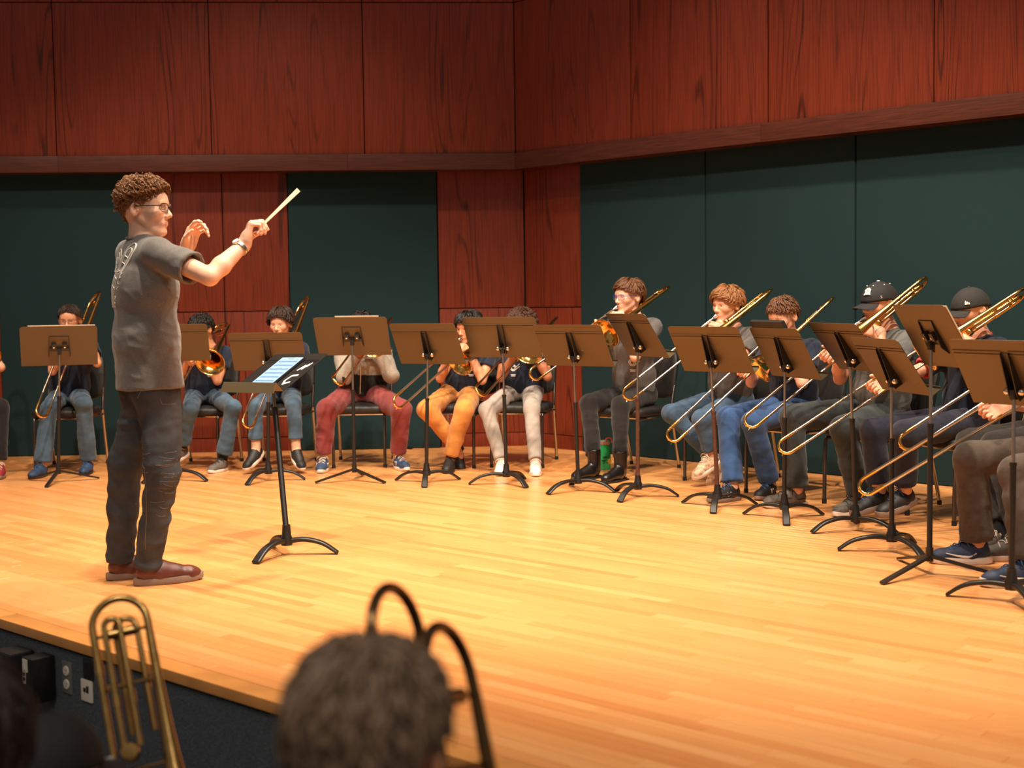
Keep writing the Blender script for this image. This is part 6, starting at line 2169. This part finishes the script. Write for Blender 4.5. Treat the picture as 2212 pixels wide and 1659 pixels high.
# ------------------------------------------------------------------ prints on shirts, caps
def chest_print(p, shapes, x0, z0, r=0.003, name='shirt_print'):
    S = P[p]; bvh = bvh_of(S['shirt_obj']); mb = MB()
    c = S['neck'] + (S['hip'] - S['neck']) * z0 + S['tf'] * 0.1 - S['tr'] * x0
    for pts in shapes:
        stroke_on(bvh, [c - S['tr'] * x + V(0, 0, y) for x, y in pts], -S['tf'], r, mb)
    if mb.n: mb.build(name, M_PRINT, S['shirt_obj'])
ringp = lambda rr, a0=0, a1=6.283, n=16: [(rr * math.cos(a0 + (a1 - a0) * i / n), rr * math.sin(a0 + (a1 - a0) * i / n)) for i in range(n + 1)]
logo = [ringp(0.022), ringp(0.013), [(0.02, 0.005), (0.05, 0.03)], [(0.02, -0.012), (0.05, 0.012)], [(-0.02, -0.05), (0.0, -0.052), (0.02, -0.05)], [(-0.018, -0.06), (0.016, -0.06)]]
for k in (2, 3, 5, 6, 7):
    chest_print(k, logo, -0.055 if k == 6 else 0.06, 0.42 if k != 7 else 0.55)
chest_print(2, [ringp(0.012), ringp(0.006), ringp(0.018)], 0.10, 0.20, 0.005)
# hoodie zip
S = P[4]; bvh4 = bvh_of(S['shirt_obj']); mb = MB()
zc = S['neck'] + S['tf'] * 0.1
stroke_on(bvh4, [zc - S['trunk'] * d for d in np.linspace(0.10, 0.46, 16)], -S['tf'], 0.0035, mb, lift=0.0)
if mb.n: mb.build('zip', M_STEEL, S['shirt_obj'])
# cap emblem: a white blot of a badge, eyelets, and the maker's initial
def cap_pt(S, th, ph, off=0.0):
    H = S['H']; s, R, c0 = H['s'], H['R'], H['c']
    d = np.array([math.sin(th) * math.sin(ph), math.sin(th) * math.cos(ph), math.cos(th)])
    return c0 + R @ ((np.array([0, -0.006, 0.018]) + (np.array([0.089, 0.120, 0.107]) + off) * d) * s)
def cap_strokes(S, strokes, th0, ph0, sc, r, name, m_=None):
    mb = MB()
    for pts in strokes:
        mb.tube([cap_pt(S, th0 - y * sc, ph0 + x * sc * 1.15, 0.0018) for x, y in pts], r, 6)
    o = mb.build(name, m_ or M_PRINT, S['cap_obj'])
    return o
S = P[10]
em = cap_strokes(S, [[(-0.9, -1.0), (-0.7, -0.2), (-0.8, 0.5), (-0.2, 1.0), (0.5, 0.9), (0.9, 0.3), (0.5, -0.2), (0.8, -1.0)], [(-0.6, -0.9), (-0.3, 0.2), (0.3, 0.4), (0.4, -0.9)], [(-0.3, -0.9), (0.0, -0.1), (0.1, -0.9)], [(-0.4, 0.6), (0.2, 0.65)], [(-0.8, -0.6), (0.6, -0.6)]], 1.0, -0.28, 0.20, 0.0048, 'cap_emblem')
em['label'] = 'white embroidered emblem'
cap_strokes(S, [[(-0.7, 1), (0.7, 1), (-0.7, -1), (0.7, -1)]], 1.36, -1.12, 0.055, 0.0016, 'cap_initial')
for ph in (-0.55, -1.55, -2.5, 0.5):
    mb = MB(); mb.ball(cap_pt(S, 0.62, ph, 0.001), 0.0042, 8); mb.build('eyelet', M_PRINT, S['cap_obj'])
mb = MB(); mb.ball(cap_pt(S, 0.0, 0.0, 0.002), V(0.010, 0.010, 0.005), 10); mb.build('cap_button', M_PRINT, S['cap_obj'])
S = P[11]
cap_strokes(S, [[(-1.0, -0.8), (-0.62, -0.05)], [(-0.45, -0.8), (0.0, 0.45)], [(0.1, -0.8), (0.75, 0.95)], [(-1.05, -0.8), (-0.7, -0.8)], [(-0.5, -0.8), (-0.1, -0.8)], [(0.1, -0.8), (1.0, -0.8)], [(0.3, -0.8), (0.9, 0.6)], [(0.5, -0.8), (0.95, 0.1)]], 1.27, -0.85, 0.105, 0.0028, 'cap_mark')
# wrist band of the boy in tan trousers
S = P[5]; wv_ = S['wrist'][1]; wd_ = unit(wv_ - S['elbows'][1])
mb = MB(); mb.tube([wv_ - wd_ * 0.055, wv_ - wd_ * 0.022], 0.034, 16); o = mb.build('wrist_band', M_SH_BLK, S['root']); o['label'] = 'dark wrist band'

# ------------------------------------------------------------------ things on the stage front
def front_pt(px, py, off=0.0):
    """Point on the carpeted stage front seen at (px, py)."""
    o = V(0, 0, CAM_H); d = at(px, py, 5.0) - o
    t = np.dot(E0 - NE * off - o, NE) / np.dot(d, NE)
    return o + d * t
RF = np.array([DE, (0, 0, 1), -NE]).T       # along, up, out
M_PLATE = mat('plate_steel', (0.32, 0.30, 0.28, 1), 0.4, metal=0.6)
M_IVORY = mat('ivory_plastic', srgb(226, 214, 196), 0.45)
c = front_pt(145, 1463, 0.002)
ot = empty('power_outlet', c, 'twin power socket on the carpeted stage front', 'outlet')
m = MB(); m.box(c, (0.032, 0.060, 0.003), RF, 0.0015); m.build('cover_plate', M_PLATE, ot)
for sy in (1, -1):
    cc = c + V(0, 0, 0.0255 * sy) - NE * 0.003
    m = MB(); m.lathe(cc, -NE, [(0, 0), (0, 0.0185), (0.003, 0.0180), (0.0032, 0)], 24); sk = m.build('socket', M_IVORY, ot)
    m = MB()
    for dx in (-0.006, 0.006): m.box(cc + DE * dx + V(0, 0, 0.003) - NE * 0.0033, (0.0012, 0.0045, 0.0004), RF)
    m.ball(cc - V(0, 0, 0.008) - NE * 0.003, 0.0022, 8); m.build('slot', M_SOLEB, sk)
c = front_pt(188, 1492, 0.003)
wp = empty('wall_plate', c, 'white data plate with dark jacks below a black plate', 'wall plate')
m = MB(); m.box(c, (0.036, 0.040, 0.004), RF, 0.002); m.build('cover_plate', M_IVORY, wp)
for dx, dz, hh_ in ((-0.010, 0.002, 0.008), (0.010, 0.006, 0.013)):
    m = MB(); m.box(c + DE * dx + V(0, 0, dz) - NE * 0.0035, (0.008, hh_, 0.0015), RF); m.build('jack', M_SOLEB, wp)
c = front_pt(191, 1446, 0.003)
wp = empty('wall_plate', c, 'black plate above the white data plate on the stage front', 'wall plate')
m = MB(); m.box(c, (0.033, 0.036, 0.003), RF, 0.002); m.build('cover_plate', M_SOLEB, wp)
m = MB(); m.box(c - NE * 0.0035, (0.024, 0.024, 0.0015), RF); m.build('insert', M_BLACK, wp)
c = front_pt(84, 1465, 0.05)
bx = empty('floor_box', c, 'black box with peeling white label standing at the stage front', 'box')
m = MB(); m.box(c, (0.040, 0.085, 0.045), RF, 0.004); m.build('housing', mat('box_black', srgb(20, 20, 21), 0.35), bx)
m = MB()
m.box(c - DE * 0.016 + V(0, 0, 0.055) - NE * 0.0455, (0.018, 0.024, 0.0006), RF); m.box(c - DE * 0.022 + V(0, 0, 0.012) - NE * 0.0455, (0.010, 0.026, 0.0006), RF)
m.build('torn_label', M_IVORY, bx, smooth=False)
m = MB()
for dz in (0.022, 0.004): m.box(c - DE * 0.022 + V(0, 0, dz) - NE * 0.0462, (0.007, 0.007, 0.0004), RF)
m.build('label_window', M_SOLEB, bx, smooth=False)
c = front_pt(30, 1425, 0.06)
bx = empty('floor_box', c, 'dark box at the lower left behind the blurred figure', 'box')
m = MB(); m.box(c - V(0, 0, 0.04), (0.065, 0.075, 0.05), RF, 0.004); m.build('housing', MATS['box_black'], bx)
m = MB(); m.box(c + V(0, 0, 0.036), (0.062, 0.002, 0.046), RF, 0.001); m.build('lid', M_BLACK, bx)

# ------------------------------------------------------------------ audience players in front of the stage (below, out of focus)
FL = -STAGE_H
def sitter(hc, face, label, wear, g=0.95, hs=0.96, chair_lbl=None):
    face = unit(V(face[0], face[1], 0)); r = unit(np.cross(face, (0, 0, 1)))
    H = head_frame(hc, V(face[0], face[1], -0.1), hs)
    hip = V(hc[0], hc[1], hc[2] - 0.56 * g - 0.06) - face * 0.06
    floor = hip[2] - 0.535
    nk = hc + H['R'] @ (V(0, -0.030, -0.10) * hs) + V(0, 0, -0.072) * hs - face * 0.02
    kn = [hip + face * 0.42 * g + r * 0.12 + V(0, 0, 0.02), hip + face * 0.42 * g - r * 0.12 + V(0, 0, 0.02)]
    an = [V(k[0], k[1], floor + 0.085 * g) + face * 0.03 for k in kn]
    wr = [hip + face * 0.30 + r * 0.10 + V(0, 0, 0.16), hip + face * 0.30 - r * 0.10 + V(0, 0, 0.16)]
    S = dict(g=g, hip=hip, neck=nk, H=H, face=face, label=label, wrist=wr, pole=[V(0, 0, -1) + r, V(0, 0, -1) - r], floor=floor,
             hand=[dict(d=face - r * 0.4, n=V(0, 0, -1), curl=(0.5, 0.6, 0.4)), dict(d=face + r * 0.4, n=V(0, 0, -1), curl=(0.5, 0.6, 0.4))],
             knee=kn, ankle=an, foot=[face, face], group='players seated below the stage', h=0.014, h_arm=0.010, h_head=0.006, h_hand=0.006, h_cloth=0.014)
    S.update(wear); figure(S)
    cr = chair((hip + face * 0.075)[:2], face, chair_lbl)
    cr.location.z = floor
    cr['group'] = 'chairs below the stage'
    return S
F_c = at(803, 1610, 1.42)
sitter(F_c, (0.25, 0.97), 'blurred close-cropped head in the centre foreground', wearing(SK_WARM, hair_short(hairm('cropped', (112, 90, 70)), 21, th=0.006, front=1.2, side=1.6, back=2.5, locks=330), HR_BROWN, M_GREYT, M_DKP, 'black'), chair_lbl='chair under the cropped-haired foreground player')
F_d = at(-118, 1640, 1.75)
sitter(F_d, (0.45, 0.9), 'blurred dark-haired figure at the lower left corner', wearing(SK_WARM, hair_mop(hairm('dark_auburn', (32, 18, 16)), 22, front=1.2, side=2.0, back=2.6, th=0.03), HR_DARK, M_HOODB, M_DKP, 'black', sleeve=1.5), chair_lbl='chair under the dark-haired foreground figure')
F_e = at(112, 1672, 2.5)
sitter(F_e, (0.5, 0.86), 'blurred figure in a black cap at the bottom left', wearing(SK_WARM, hair_short(HR_DARK, 23, th=0.004, locks=0), HR_DARK, M_HOODB, M_DKP, 'black', sleeve=1.5, cap=mat('cap_plain_black', srgb(20, 18, 18), 0.8)), g=0.92, hs=0.93, chair_lbl='chair under the black-capped foreground figure')
# their trombones, upright with the tuning bow on top
def upright(top_px, top_Y, axis_px, axis_Y, label, **k):
    top = at(*top_px, top_Y); low = at(*axis_px, axis_Y)
    d = unit(low - top)
    M = top + d * 0.38 if 'off' not in k else top + d * 0.38 + V(k.pop('off'))
    return trombone(M, M + d * 0.80, label, group='trombones below the stage', **k)
M_BRASS_BACKLIT = mat('brass_tarnished', (0.17, 0.10, 0.045, 1), 0.22, metal=1.0)  # ordinary brass seen against the light: its shade is put into the colour
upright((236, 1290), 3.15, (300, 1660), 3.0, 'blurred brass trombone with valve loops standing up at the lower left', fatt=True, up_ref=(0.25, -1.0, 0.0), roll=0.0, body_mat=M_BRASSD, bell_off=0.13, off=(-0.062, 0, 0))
upright((924, 1248), 1.98, (995, 1700), 1.90, 'blurred trombone bow rising straight above the cropped head', up_ref=(0.93, -0.37, 0.0), roll=0.0, body_mat=M_BRASS_BACKLIT, off=(-0.02, 0, 0))
upright((1042, 1322), 1.90, (1117, 1700), 1.82, 'blurred trombone bow to the right of the cropped head', up_ref=(0.93, -0.37, 0.0), roll=0.0, body_mat=M_BRASS_BACKLIT, off=(-0.02, 0, 0))
